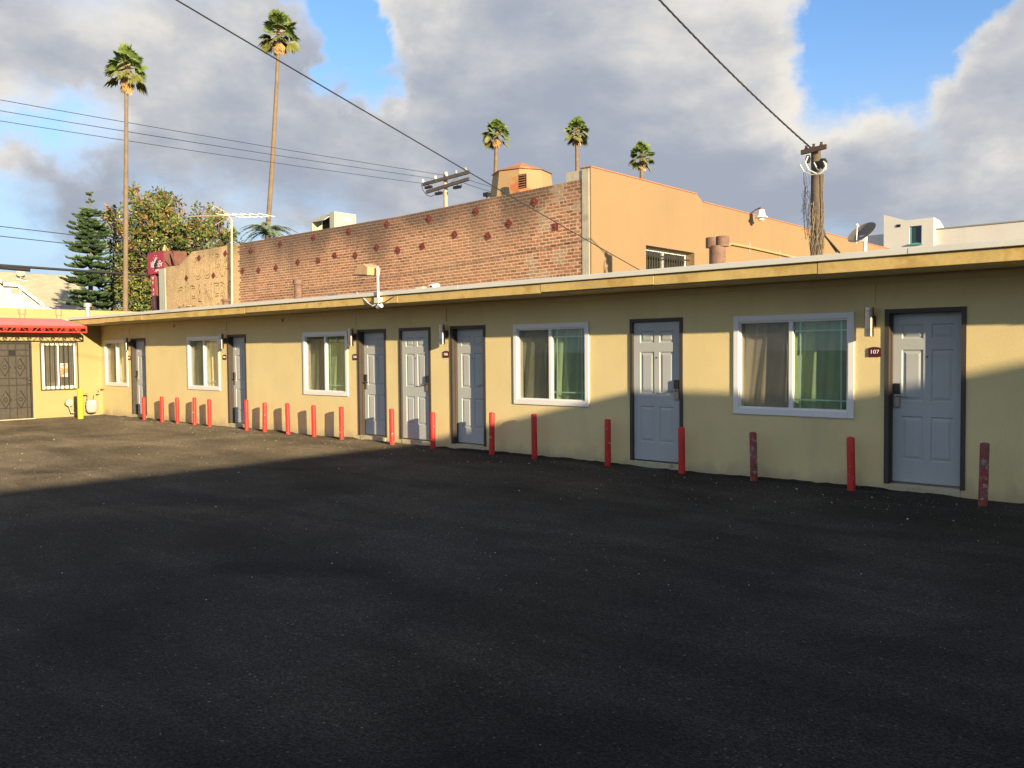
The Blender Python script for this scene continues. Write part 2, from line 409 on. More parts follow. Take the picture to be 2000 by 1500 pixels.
def tag(o, label, cat, group=None):
    o['label'] = label; o['category'] = cat
    if group: o['group'] = group
    return o
def structure(o): o['kind'] = 'structure'; return o
def text_obj(txt, size, material, parent, origin, xdir, updir, name='lettering', depth=.004, spacing=1.0, line=1.0, align='CENTER', shear=0.0, sx=1.0, offset=0.0):
    cu = bpy.data.curves.new('t', 'FONT'); cu.body = txt; cu.size = size; cu.extrude = depth; cu.align_x = align; cu.align_y = 'CENTER'
    cu.space_character = spacing; cu.space_line = line; cu.shear = shear; cu.resolution_u = 3; cu.offset = offset
    to = bpy.data.objects.new('t', cu); C.objects.link(to)
    me = bpy.data.meshes.new_from_object(to.evaluated_get(bpy.context.evaluated_depsgraph_get()))
    bpy.data.objects.remove(to); bpy.data.curves.remove(cu)
    x = Vector(xdir).normalized(); u = Vector(updir); u = (u - x * u.dot(x)).normalized(); n = x.cross(u)
    off = Vector((0, 0, 0)); q = parent
    while q is not None: off += q.location; q = q.parent
    o0 = Vector(origin) - off
    for v in me.vertices:
        v.co = o0 + x * (v.co.x * sx) + u * v.co.y + n * v.co.z
    me.materials.clear(); me.materials.append(material)
    o = bpy.data.objects.new(name, me); C.objects.link(o); o.parent = parent; return o

# ---------------------------------------------------------------- ground
b = MB(); b.face([(-1500, -1500, -.06), (1500, -1500, -.06), (1500, 1500, -.06), (-1500, 1500, -.06)])
structure(b.build('ground', groundm))
b = MB()
rr = random.Random(3)
b.face([(-25.3, -45, 0), (40, -45, 0), (40, -.14, 0), (-25.3, -.14, 0)])
x = -25.3; pz = .01; py_ = -.004
while x < 8:                                                   # ragged seam of asphalt against the wall
    x2 = x + rr.uniform(.04, .11); nz = max(.002, min(.034, pz + rr.uniform(-.010, .010)))
    b.face([(x, -.14, 0), (x2, -.14, 0), (x2, -.003, nz), (x, -.003, pz)]); x = x2; pz = nz
structure(b.build('parking_lot', asph))
b = MB(); b.face([(-70, -60, -.03), (-33.9, -60, -.03), (-33.9, 90, -.03), (-70, 90, -.03)])
structure(b.build('street', asph))

# ---------------------------------------------------------------- motel, the long yellow wing
motel = thing('motel_building', (-12, 0, 0), 'long low yellow stucco motel wing with flat overhanging roof and grey doors', 'building')
XL = -25.3; XR = 9.0
DOORS = [('D1', -23.383, -22.533, .11, 'L'), ('D2', -18.365, -17.563, .11, 'L'), ('D3', -13.488, -12.632, .11, 'L'), ('D4', -12.247, -11.39, .022, 'R'),
         ('D5', -10.873, -10.025, .11, 'R'), ('D6', -7.091, -6.207, .022, 'R'), ('D7', -3.469, -2.585, .11, 'L')]
WINS = [('W1', -25.078, -23.602), ('W2', -20.265, -18.716), ('W3', -15.323, -13.803), ('W4', -9.379, -7.838), ('W5', -5.427, -3.826)]
DZ0, DZ1 = .09, 2.165; WZ0, WZ1 = .845, 2.15; WT = .2
ops = [(a + .045, c - .045, 0.0, DZ1 - .045) for _, a, c, _, _ in DOORS] + [(a + .06, c - .06, WZ0 + .06, WZ1 - .06) for _, a, c in WINS]
ops.sort()
b = MB(); ZT = 2.57
xs = [XL]
for o in ops: xs += [o[0], o[1]]
xs.append(XR)
for i in range(len(xs) - 1):
    x0, x1 = xs[i], xs[i + 1]
    hole = next((o for o in ops if abs(o[0] - x0) < 1e-6), None)
    spans = [(-.1, ZT)] if hole is None else ([(hole[3], ZT)] + ([(-.1, hole[2])] if hole[2] > 0 else []))
    for z0, z1 in spans:
        b.face([(x0, 0, z0), (x1, 0, z0), (x1, 0, z1), (x0, 0, z1)])
        b.face([(x1, WT, z0), (x0, WT, z0), (x0, WT, z1), (x1, WT, z1)])
    if hole:
        _, _, h0, h1 = hole
        b.face([(x0, 0, h1), (x1, 0, h1), (x1, WT, h1), (x0, WT, h1)])
        b.face([(x0, WT, h0), (x1, WT, h0), (x1, 0, h0), (x0, 0, h0)])
        b.face([(x0, 0, h0), (x0, 0, h1), (x0, WT, h1), (x0, WT, h0)])
        b.face([(x1, 0, h1), (x1, 0, h0), (x1, WT, h0), (x1, WT, h1)])
b.build('wall', stucco, motel)
b = MB(); b.box((XL, 4.5, -.1), (XR, 4.7, 2.55)); b.box((XR - .2, .2, -.1), (XR, 4.5, 2.55)); b.build('back_wall', stucco, motel)
EY = -.84
b = MB(); b.box((XL + .002, EY + .06, 2.572), (XR + .3, 4.7, 2.70)); roof = b.build('roof', roof_m, motel)
b = MB()                                                      # fascia boards butted end to end
jx = [XL + .002, -23.1, -20.9, -18.6, -16.2, -13.7, -11.3, -8.1, -6.15, -3.95, -1.5, .6, 5.0, XR + .3]
for k in range(len(jx) - 1):
    bb = MB(); w = .004 * (k % 2)
    bb.box((jx[k] + .0015, EY - w, 2.563 + .0065 * ((k * 5) % 3)), (jx[k + 1] - .0015, EY + .058, 2.698))
    soft(bb.build('fascia_board', fascia_m, roof), .005)
ex = [XL - .1, -17.4, -9.8, -2.95, 3.4, XR + .34]
for k in range(len(ex) - 1):
    bb = MB(); w = .003 * (k % 2)
    bb.prism([(ex[k] + .001, EY - .035 - w, 2.712), (ex[k] + .001, EY - .035 - w, 2.772), (ex[k] + .001, EY + .02, 2.785), (ex[k] + .001, EY + .25, 2.775), (ex[k] + .001, EY + .25, 2.705), (ex[k] + .001, EY - .02, 2.705)][::-1],
             (ex[k + 1] - ex[k] - .002, 0, 0))
    bb.build('edge_flashing', drip_m, roof)
b = MB(); b.box((XL + .002, EY + .25, 2.702), (XR + .3, 4.7, 2.77)); b.build('roof_coating', roof_m, roof)
b = MB(); b.box((XL + .003, EY + .06, 2.563), (XR + .3, -.002, 2.5705)); b.build('soffit', soffit_m, motel)
b = MB(); b.box((XL + .003, -.022, 2.478), (XR + .2, -.001, 2.55)); soft(b.build('wall_trim_board', stucco, motel), .004)
# the raised plaster strips that run up beside each lamp
for x in (-23.34, -18.27, -13.40, -10.84, -3.45, 1.2):
    bb = MB(); bb.box((x - .19, -.012, 2.245), (x - .13, -.001, 2.4775)); soft(bb.build('cable_cover_strip', stucco, motel), .003)
for x in (-20.95, -16.1):
    bb = MB(); bb.box((x - .05, -.05, 2.40), (x + .05, -.001, 2.477)); soft(bb.build('wall_block', stucco, motel), .004)

def door_slab(x0, x1, z0, z1, y):
    """six-panel pressed door: front skin with sunk, raised panels"""
    b = MB(); w = x1 - x0; h = z1 - z0
    px_ = [0, .135, .445, .555, .865, 1.0]; pz_ = [0, .13, .392, .482, .786, .85, .935, 1.0]
    holes = {(1, 1), (3, 1), (1, 3), (3, 3), (1, 5), (3, 5)}
    for i in range(5):
        for j in range(7):
            a0, a1 = x0 + w * px_[i], x0 + w * px_[i + 1]; c0, c1 = z0 + h * pz_[j], z0 + h * pz_[j + 1]
            if (i, j) not in holes:
                b.face([(a0, y, c0), (a1, y, c0), (a1, y, c1), (a0, y, c1)]); continue
            rings = []
            for ins, dy in ((0, 0), (.012, .011), (.022, .011), (.052, .002)):
                rings.append([(a0 + ins, y + dy, c0 + ins), (a1 - ins, y + dy, c0 + ins), (a1 - ins, y + dy, c1 - ins), (a0 + ins, y + dy, c1 - ins)])
            for q in range(3):
                for k in range(4): b.face([rings[q][k], rings[q][(k + 1) % 4], rings[q + 1][(k + 1) % 4], rings[q + 1][k]])
            b.face(rings[3])
    t = .044
    b.face([(x0, y, z1), (x1, y, z1), (x1, y + t, z1), (x0, y + t, z1)]); b.face([(x0, y + t, z0), (x1, y + t, z0), (x1, y, z0), (x0, y, z0)])
    b.face([(x0, y, z0), (x0, y, z1), (x0, y + t, z1), (x0, y + t, z0)]); b.face([(x1, y, z1), (x1, y, z0), (x1, y + t, z0), (x1, y + t, z1)])
    b.face([(x1, y + t, z0), (x0, y + t, z0), (x0, y + t, z1), (x1, y + t, z1)])
    return b
def make_door(n, x0, x1, rec, side):
    sx0, sx1, sz0, sz1 = x0 + .052, x1 - .052, .112, DZ1 - .052
    d = door_slab(sx0, sx1, sz0, sz1, rec).build('door', doorm, motel)
    f = MB()                                                  # brown frame: casing on the wall plus the lining of the opening
    for a, c in ((x0, x0 + .05), (x1 - .05, x1)):
        f.box((a, -.016, DZ0), (c, -.0005, DZ1))
    f.box((x0 + .0505, -.016, DZ1 - .05), (x1 - .0505, -.0005, DZ1))
    dl = .19
    f.box((x0 + .0452, .0005, DZ0), (x0 + .0512, dl, DZ1 - .0512)); f.box((x1 - .0512, .0005, DZ0), (x1 - .0452, dl, DZ1 - .0512)); f.box((x0 + .0516, .0005, DZ1 - .051), (x1 - .0516, dl, DZ1 - .0452))
    if rec > .05:                                            # door stop step seen on the hinge and latch sides
        f.box((x0 + .0514, .05, DZ0), (x0 + .062, rec - .004, DZ1 - .053)); f.box((x1 - .062, .05, DZ0), (x1 - .0514, rec - .004, DZ1 - .053))
    f.build('door_frame', brown, d)
    t = MB(); t.box((x0 + .046, -.012, -.05), (x1 - .046, .195, .088)); soft(t.build('door_step', concrete, d), .012)
    t = MB(); t.box((sx0 + .002, rec - .02, .0885), (sx1 - .002, rec + .05, .1095)); t.build('threshold', steel, d)
    hx = sx0 + .058 if side == 'L' else sx1 - .058; s = 1 if side == 'L' else -1
    l = MB(); l.box((hx - .036, rec - .022, 1.00), (hx + .036, rec - .0005, 1.16)); l.tube([(hx, rec - .022, 1.135), (hx, rec - .07, 1.135)], .013, 10); l.tube([(hx, rec - .065, 1.135), (hx + s * .06, rec - .068, 1.137), (hx + s * .125, rec - .06, 1.128)], .010, 8)
    lo = soft(l.build('lock_lever', steel, d), .003)
    l = MB(); l.box((hx - .038, rec - .035, 1.1615), (hx + .038, rec - .0006, 1.285)); soft(l.build('card_reader', blackp, d), .008)
    l = MB(); xc = (sx0 + sx1) / 2; l.tube([(xc, rec - .006, 1.60), (xc, rec - .0004, 1.60)], .011, 10); l.build('peephole', brown, d)
    if rec < .05:
        for hz in (.35, 1.12, 1.88):
            l = MB(); hxx = sx0 - .001 if side == 'R' else sx1 + .001
            l.tube([(hxx, rec - .008, hz - .05), (hxx, rec - .008, hz + .05)], .007, 8); l.build('hinge', brown, d)
for q in DOORS: make_door(*q)

def make_window(n, x0, x1):
    fr = MB()
    for a0, a1, c0, c1 in ((x0, x0 + .075, WZ0, WZ1), (x1 - .075, x1, WZ0, WZ1), (x0 + .0752, x1 - .0752, WZ1 - .075, WZ1), (x0 + .0752, x1 - .0752, WZ0, WZ0 + .085)):
        fr.box((a0, -.022, c0), (a1, -.0008, c1))
    w = soft(fr.build('window', vinyl, motel), .005)
    ix0, ix1, iz0, iz1 = x0 + .062, x1 - .062, WZ0 + .062, WZ1 - .062
    l = MB()
    for a0, a1, c0, c1 in ((ix0, ix0 + .035, iz0, iz1), (ix1 - .035, ix1, iz0, iz1), (ix0 + .0352, ix1 - .0352, iz1 - .035, iz1), (ix0 + .0352, ix1 - .0352, iz0, iz0 + .04)):
        l.box((a0, .001, c0), (a1, .12, c1))
    soft(l.build('jamb', vinyl, w), .003)
    mx = (ix0 + ix1) / 2 - .01
    l = MB(); l.box((mx - .028, .004, iz0 + .041), (mx + .028, .075, iz1 - .036)); soft(l.build('meeting_stile', vinyl, w), .004)
    p = MB(); p.box((ix0 + .036, .06, iz0 + .042), (mx - .029, .064, iz1 - .037)); p.build('pane', glass_clear, w)
    p = MB(); p.box((ix0 + .037, .022, iz0 + .043), (mx - .03, .0235, iz1 - .038)); p.build('insect_screen', screen_m, w)
    p = MB(); p.box((mx + .029, .040, iz0 + .042), (ix1 - .036, .044, iz1 - .037)); p.build('pane', glass_clear if n in ('W1', 'W2') else glass_green, w)
    gx0, gx1, gz0, gz1 = mx + .03, ix1 - .037, iz0 + .043, iz1 - .038
    for zz in (gz1 - .115, gz0 + .105):
        p = MB(); p.box((gx0, .048, zz - .009), (gx1, .056, zz + .009)); p.build('muntin', muntin_m, w)
    for xx in (gx0 + .075, gx1 - .085):
        p = MB(); p.box((xx - .009, .0565, gz0), (xx + .009, .0615, gz1)); p.build('muntin', muntin_m, w)
    for xx in (ix0 + .037, ix0 + .49):
        pass
    return (ix0 + .036, ix1 - .036, mx, iz0 + .02, iz1 - .01)
curts = {'W1': ((curt_cream, curt_cream), 'cream curtain behind the window nearest the building corner'),
         'W2': ((curt_green, curt_cream), 'curtain with a pale right half behind the second window from the corner'),
         'W3': ((curt_green, curt_green), 'green curtain behind the third window from the corner, left of the close pair of doors'),
         'W4': ((curt_green, curt_green), 'green curtain gathered in loose folds behind the window right of the three close doors'),
         'W5': ((curt_beige, curt_green), 'beige and green curtain behind the large window beside room 107')}
for n, a, c in WINS:
    x0, x1, mx, z0, z1 = make_window(n, a, c)
    ms, lab = curts[n]
    t = thing('curtain', ((x0 + x1) / 2, .128, z0), lab, 'curtain', 'curtains behind the motel windows')
    rc = random.Random(n)
    for side, (xa, xb) in enumerate(((x0, mx + .012), (mx - .01, x1))):
        cb = MB(); nx, nz = 90, 10; ph = [rc.uniform(0, 6.28) for _ in range(4)]; fr_ = [rc.uniform(18, 30), rc.uniform(38, 60), rc.uniform(7, 12), rc.uniform(70, 100)]
        yb = .128; vs = []; lean = rc.uniform(-.15, .15)
        for j in range(nz + 1):
            z = z0 - .05 + (z1 - z0 + .08) * j / nz; k = 1 - j / nz
            for i in range(nx + 1):
                xx = xa + (xb - xa) * i / nx; u = xx + lean * k
                y = yb - .6 * .030 * math.sin(fr_[0] * u + ph[0]) * (.5 + .8 * k) - .007 * math.sin(fr_[1] * u + ph[1] + 1.3 * k) - .010 * math.sin(fr_[2] * u + ph[2]) - .002 * math.sin(fr_[3] * u + ph[3] + 3 * k)
                vs.append((xx, y, z))
        fs = [(j * (nx + 1) + i, j * (nx + 1) + i + 1, (j + 1) * (nx + 1) + i + 1, (j + 1) * (nx + 1) + i) for j in range(nz) for i in range(nx)]
        cb.poly(vs, fs); cb.build('curtain_panel', ms[side], t, smooth=True)

# ---------------------------------------------------------------- wall lamps and room numbers
LAMPS = [(-23.44, 'steel cylinder wall lamp beside the door nearest the building corner'), (-18.44, 'steel cylinder wall lamp overlapping the second window from the corner'),
         (-13.56, 'steel cylinder wall lamp left of the close pair of doors'), (-10.97, 'steel cylinder wall lamp between two of the middle doors'),
         (-3.615, 'steel cylinder wall lamp above the room 107 plate')]
for x, lab in LAMPS:
    t = thing('wall_lamp', (x, 0, 2.02), lab, 'wall lamp', 'steel wall lamps by the room doors')
    z0, z1 = 1.845, 2.195
    bb = MB(); bb.lathe([(.046, z0), (.054, z0 + .003), (.054, z0 + .05), (.051, z0 + .053), (.051, z0 + .058), (.054, z0 + .061), (.054, z0 + .08), (.051, z0 + .083), (.051, z0 + .088), (.054, z0 + .091),
                             (.054, z1 - .05), (.051, z1 - .047), (.051, z1 - .042), (.054, z1 - .039), (.054, z1 - .003), (.046, z1)], (x, -.115, 0), 28)
    smooth_by_angle(bb.build('tube', steel, t), 35)
    bb = MB(); bb.lathe([(.040, z0 - .001), (.040, z0 + .001)], (x, -.115, 0), 20); bb.build('lens', blackp, t)
    bb = MB(); bb.box((x - .02, -.064, 2.0), (x + .02, -.026, 2.06)); bb.build('arm', steel, t)
    bb = MB(); bb.box((x - .045, -.0255, 1.965), (x + .045, -.0005, 2.095)); soft(bb.build('bracket', brown, t), .006)
NUMS = [(-23.505, 1.64, '103', 'small maroon number plate beside the door nearest the building corner'), (-18.50, 1.64, '104', 'small maroon number plate right of the second window from the corner'),
        (-13.565, 1.63, '105', 'small maroon number plate left of the close pair of doors'), (-10.985, 1.67, '106', 'small maroon number plate between two of the middle doors'),
        (-3.585, 1.66, '107', 'maroon arched number plate reading 107')]
for x, z, s, lab in NUMS:
    t = thing('room_number_plate', (x, 0, z), lab, 'number plate', 'maroon room number plates')
    pts = [(x - .072, -.014, z - .055), (x + .072, -.014, z - .055), (x + .072, -.014, z + .038)] + [(x + .072 * math.cos(a), -.014, z + .038 + .024 * math.sin(a)) for a in [math.pi * k / 8 for k in range(1, 8)]] + [(x - .072, -.014, z + .038)]
    bb = MB(); bb.prism(pts[::-1], (0, .0135, 0)); bb.build('plate', plaque_m, t)
    text_obj(s, .068, letter_w, t, (x, -.0165, z), (1, 0, 0), (0, 0, 1), 'digits', .002, 1.08)

# ---------------------------------------------------------------- red bollards
BOL = [(-22.25, .60), (-21.25, .64), (-20.45, .64), (-19.6, .66), (-18.88, .64), (-17.25, .68), (-16.52, .64), (-15.62, .655), (-14.69, .645), (-13.77, .645), (-12.24, .66), (-11.13, .64),
       (-9.70, .70), (-8.77, .71), (-7.35, .69), (-6.10, .635), (-5.03, .625), (-3.775, .635), (-2.315, .675)]
BLAB = ['red bollard in front of the door nearest the corner', 'first red bollard right of the corner door', 'second red bollard right of the corner door', 'red bollard under the second window from the corner, left one',
        'red bollard under the second window from the corner, right one', 'red bollard in front of the second door from the corner', 'first red bollard right of the second door from the corner',
        'second red bollard right of the second door from the corner', 'red bollard under the left edge of the third window', 'red bollard under the right edge of the third window',
        'red bollard between the close pair of doors', 'red bollard right of the narrow flush door in the middle', 'red bollard half in shade right of the third middle door',
        'dark red bollard under the left side of the window right of the middle doors', 'dark red bollard left of the flush door in shade', 'red bollard overlapping the right jamb of the shaded flush door',
        'badly worn greyish red bollard under the largest window', 'clean deep red bollard just left of door 107', 'badly worn maroon bollard right of door 107']
for i, ((x, h), lab) in enumerate(zip(BOL, BLAB)):
    rb = random.Random(i + 50); y = -.215 if i != 18 else -.38; r = .047
    tx, ty = rb.uniform(-.02, .02), rb.uniform(-.012, .012)
    bb = MB(); vs = []
    prof = [(r, -.03), (r, .08), (r * .995, h * .5), (r, h - .012), (r * .9, h - .002), (r * .5, h + .006)]
    bb.lathe(prof, (0, 0, 0), 20)
    bb.v = [(x + v[0] + tx * v[2] / h, y + v[1] + ty * v[2] / h, v[2]) for v in bb.v]
    o = bb.build('bollard', redworn if i in (16, 18) else redp); smooth_by_angle(o, 50)
    o.location = (x, y, 0)
    for v in o.data.vertices: v.co.x -= x; v.co.y -= y
    tag(o, lab, 'bollard', 'red steel bollards along the motel wall')

# ---------------------------------------------------------------- office wing at the left, facing the lot
off = thing('office_building', (-25.3, -4, 0), 'bright yellow office wing with red awning and black iron security door', 'building')
OW = XL
dY0, dY1 = -2.83, -1.86; wy0, wy1 = -1.60, -.72; wz0, wz1 = .80, 2.06
b = MB(); ZO = 2.62
cells = [(-14, dY0, None), (dY0, dY1, (0, 2.10)), (dY1, wy0, None), (wy0, wy1, (wz0, wz1)), (wy1, -.0005, None)]
for y0, y1, h in cells:
    sp = [(-.1, ZO)] if h is None else [(h[1], ZO)] + ([(-.1, h[0])] if h[0] > 0 else [])
    for z0, z1 in sp:
        b.face([(OW, y0, z0), (OW, y1, z0), (OW, y1, z1), (OW, y0, z1)])
    if h:
        b.face([(OW, y0, h[1]), (OW, y1, h[1]), (OW - .18, y1, h[1]), (OW - .18, y0, h[1])]); b.face([(OW - .18, y0, h[0]), (OW - .18, y1, h[0]), (OW, y1, h[0]), (OW, y0, h[0])])
        b.face([(OW, y0, h[0]), (OW, y0, h[1]), (OW - .18, y0, h[1]), (OW - .18, y0, h[0])]); b.face([(OW, y1, h[1]), (OW, y1, h[0]), (OW - .18, y1, h[0]), (OW - .18, y1, h[1])])
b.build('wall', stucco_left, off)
b = MB(); b.box((-30.35, -14, ZO), (OW, -.9, ZO + .10)); b.box((-30.35, -.9, ZO), (OW - .12, 5.8, ZO + .08)); b.build('roof', roof_m, off)
b = MB(); b.box((-30.6, -14, -.1), (-30.36, 5.75, 3.265)); b.build('street_parapet', stucco_left, off)
b = MB(); b.box((-30.3, -14, 2.71), (-29.9, -3.2, 2.98)); b.build('parapet_step', stucco_left, off)
b = MB(); b.box((-30.34, -14.2, -.1), (OW - .02, -14, 2.61)); b.box((-30.34, 5.6, -.1), (OW - .02, 5.79, 2.61)); b.build('end_wall', stucco_left, off)
# iron security door: perforated sheet with diamond bars
d = MB(); d.box((OW - .05, dY0 + .05, .03), (OW - .035, dY1 - .05, 2.04)); door = d.build('security_door', mat('iron_sheet', (.05, .043, .034), .6, .2, 14, 90), off)
d = MB()
for a0, a1, c0, c1 in ((dY0 + .002, dY0 + .05, .0, 2.098), (dY1 - .05, dY1 - .002, .0, 2.098), (dY0 + .0505, dY1 - .0505, 2.045, 2.098), (dY0 + .0505, dY1 - .0505, .0, .03)):
    d.box((OW - .06, a0, c0), (OW + .012, a1, c1))
d.build('door_frame', blackiron, door)
for zz in (.32, .93, 1.12, 1.72, 1.88):
    d = MB(); d.box((OW - .0345, dY0 + .052, zz - .011), (OW - .014, dY1 - .052, zz + .011)); d.build('crossbar', blackiron, door)
ym = (dY0 + dY1) / 2
for yy in (dY0 + .14, ym - .09, ym + .09, dY1 - .14):
    d = MB(); d.box((OW - .0138, yy - .009, .035), (OW - .004, yy + .009, 2.04)); d.build('upright_bar', blackiron, door)
for zc in (.55, 1.42):
    for yc in (dY0 + .30, dY1 - .30):
        d = MB(); P4 = [(yc, zc - .24), (yc + .13, zc), (yc, zc + .24), (yc - .13, zc)]
        for k in range(4):
            a, c = P4[k], P4[(k + 1) % 4]; d.tube([(OW - .008, a[0], a[1]), (OW - .008, c[0], c[1])], .009, 5)
        for s_ in (-1, 1):
            d.tube([(OW - .008, yc + .05 * math.cos(t_) * s_, zc + .05 * math.sin(t_)) for t_ in [k * .7 for k in range(8)]], .006, 5)
        d.build('diamond_ornament', blackiron, door)
d = MB(); d.box((OW - .0134, ym - .075, 1.735), (OW - .002, ym + .075, 1.865)); d.build('viewing_plate', blackp, door)
for zz in (1.0, 1.09):
    d = MB(); d.tube([(OW - .03, dY1 - .10, zz), (OW + .03, dY1 - .10, zz)], .015, 10); d.tube([(OW + .03, dY1 - .10, zz), (OW + .055, dY1 - .10, zz)], .028, 12); smooth_by_angle(d.build('door_knob', steel, door))
d = MB(); d.box((OW - .1, dY0, -.02), (OW + .10, dY1 + .02, .022)); d.build('door_sill', concrete, door)
# barred window
d = MB()
for a0, a1, c0, c1 in ((wy0, wy0 + .06, wz0, wz1), (wy1 - .06, wy1, wz0, wz1), (wy0 + .0602, wy1 - .0602, wz1 - .06, wz1), (wy0 + .0602, wy1 - .0602, wz0, wz0 + .07), ((wy0 + wy1) / 2 - .03, (wy0 + wy1) / 2 + .03, wz0 + .0702, wz1 - .0602)):
    d.box((OW - .08, a0 + .001, c0 + .001), (OW - .02, a1 - .001, c1 - .001))
win = d.build('window', vinyl, off)
for a0, a1 in ((wy0 + .061, (wy0 + wy1) / 2 - .031), ((wy0 + wy1) / 2 + .031, wy1 - .061)):
    d = MB(); d.box((OW - .056, a0, wz0 + .072), (OW - .052, a1, wz1 - .062)); d.build('pane', glass_clear, win)
d = MB()
zz = wz0 + .06
while zz < wz1 - .05:
    d.prism([(OW - .11, wy0 + .03, zz), (OW - .09, wy0 + .03, zz + .018), (OW - .088, wy0 + .03, zz + .018), (OW - .108, wy0 + .03, zz)], (0, wy1 - wy0 - .06, 0)); zz += .03
d.build('blind', mat('blind_slats', (.34, .31, .26), .7, .05), win)
d = MB(); d.box((OW - .066, (wy0 + wy1) / 2 + .05, 1.12), (OW - .0585, (wy0 + wy1) / 2 + .24, 1.5)); d.build('notice', paperm, win)
d = MB()
for a in (wz0 - .03, wz1 + .02): d.box((OW + .015, wy0 - .05, a - .012), (OW + .038, wy1 + .05, a + .012))
for zc in (wz0 + .35, wz1 - .35):
    d.tube([(OW - .001, wy0 - .05, zc), (OW + .025, wy0 - .05, zc)], .008, 6); d.tube([(OW - .001, wy1 + .05, zc), (OW + .025, wy1 + .05, zc)], .008, 6)
grille = d.build('window_grille', blackiron, off)
for k in range(9):
    yy = wy0 - .05 + (wy1 - wy0 + .1) * k / 8
    d = MB(); d.box((OW + .018, yy - .0115, wz0 - .0175), (OW + .036, yy + .0115, wz1 + .0075)); d.build('bar', blackiron, grille)
for k in range(8):
    yy = wy0 - .05 + (wy1 - wy0 + .1) * (k + .5) / 8
    d = MB(); d.tube([(OW + .027, yy + .032 * math.cos(t_ * .7), wz1 - .045 + .03 * math.sin(t_ * .7)) for t_ in range(10)], .005, 5); d.build('scroll', blackiron, grille)
# awning
A0, A1 = -14.0, -.80; AX = OW + 1.02
d = MB(); arc = []
for k in range(9):
    t_ = k / 8; arc.append((OW + .02 + 1.0 * t_, 2.738 - .20 * t_ ** 1.25 - .03 * t_))
for k in range(8):
    (xa, za), (xb, zb) = arc[k], arc[k + 1]
    i0, i1 = A1 - .0 - .32 * (1 - k / 8), A1 - .32 * (1 - (k + 1) / 8)
    d.face([(xa, A0, za), (xb, A0, zb), (xb, i1, zb), (xa, i0, za)])
    d.face([(xa, i0, za), (xb, i1, zb), (xb, i1, 2.45), (xa, i0, 2.45)])
d.v = list(d.v); aw = d.build('awning', awn_m, off)
d = MB()
zt, zb_ = 2.482, 2.330
for z0, z1 in ((zt - .03, zt + .022), (zb_, zb_ + .028)): d.box((AX - .02, A0, z0), (AX + .012, A1, z1))
for y in (A1 - .03, -3.4, -6.0, -8.6): d.box((AX - .0195, y, zb_ + .0282), (AX + .0115, y + .03, zt - .0302))
for z0, z1 in ((zt - .03, zt + .015), (zb_, zb_ + .028)): d.box((OW + .005, A1 - .032, z0 + .001), (AX - .021, A1 - .002, z1 - .001))
d.build('valance_frame', awn_fr, aw)
y = A1 - .22; k = 0; zc = (zt + zb_) / 2
while y > -3.6:
    d = MB()
    sp = []
    for q in range(22):
        a = q * .5; rad = .062 * (1 - q / 30); sp.append((AX - .004, y + rad * math.cos(a), zc + rad * .8 * math.sin(a)))
    d.tube(sp, .0075, 5)
    for q in range(3):
        d.tube([(AX - .004, y + (.045 + .0 * q) * math.cos(q * 2.1 + s2 * .4), zc + .032 * math.sin(q * 2.1 + s2 * .4)) for s2 in range(4)], .010, 5)
    d.tube([(AX - .004, y - .10, zc + (.05 if k % 2 else -.05)), (AX - .004, y - .15, zc), (AX - .004, y - .20, zc + (-.05 if k % 2 else .05))], .009, 5)
    d.tube([(AX - .004, y - .09, zc - (.045 if k % 2 else -.045)), (AX - .004, y - .04, zc - (.052 if k % 2 else -.052))], .007, 5)
    d.build('valance_scroll', awn_fr, aw); y -= .30; k += 1
d = MB()
for y in (A1 - .05, -3.38, -6.0): d.tube([(OW + .003, y, 2.36), (AX - .03, y, 2.36)], .012, 6)
d.build('awning_bracket', awn_fr, aw)

# yellow bollard and gas meter in the corner
bb = MB(); bb.lathe([(.072, -.05), (.072, .60), (.080, .602), (.080, .62), (.072, .622), (.072, .80), (.060, .815), (.03, .82)], (0, 0, 0), 24)
o = smooth_by_angle(bb.build('yellow_bollard', yellowp)); o.location = (-24.15, -1.08, 0); tag(o, 'yellow steel bollard guarding the gas meter in the corner', 'bollard')
gm = thing('gas_meter', (-25.15, -.42, 0), 'grey gas meter with bent pipes in the building corner', 'gas meter')
cx, cy = -25.08, -.40
d = MB(); d.lathe([(.02, .07), (.10, .10), (.135, .17), (.14, .27), (.138, .30)], (0, 0, 0), 24); d.v = [(cx + v[0] * .75, cy + v[1] * 1.15, v[2]) for v in d.v]; smooth_by_angle(d.build('lower_case', metergrey, gm))
d = MB(); d.lathe([(.146, .301), (.146, .33), (.135, .335), (.13, .43), (.10, .46), (.02, .465)], (0, 0, 0), 24); d.v = [(cx + v[0] * .75, cy + v[1] * 1.15, v[2]) for v in d.v]; smooth_by_angle(d.build('upper_case', metergrey, gm))
d = MB(); d.box((cx + .09, cy - .055, .36), (cx + .115, cy + .055, .42)); d.build('dial_window', letter_w, gm)
pp = mat('pipe_tan', (.42, .27, .14), .7, .12, 7, 50)
d = MB(); d.tube([(cx, cy - .09, .46), (cx, cy - .09, .58), (cx, cy - .12, .62), (cx, cy - .34, .62)], .022, 10); d.lathe([(.036, .47), (.036, .52)], (cx, cy - .09, 0), 8); d.tube([(cx, cy - .34, .62), (cx, cy - .36, .60), (cx, cy - .36, -.02)], .022, 10); d.build('inlet_pipe', pp, gm)
d = MB(); d.tube([(cx, cy + .09, .46), (cx, cy + .09, .60), (cx, cy + .11, .63), (cx, cy + .20, .63), (cx, cy + .22, .66), (cx, cy + .22, .74), (cx, cy + .24, .77), (cx, cy + .36, .77), (XL + .01, cy + .37, .77)], .024, 10); d.lathe([(.036, .47), (.036, .53)], (cx, cy + .09, 0), 8); d.build('outlet_pipe', pp, gm)
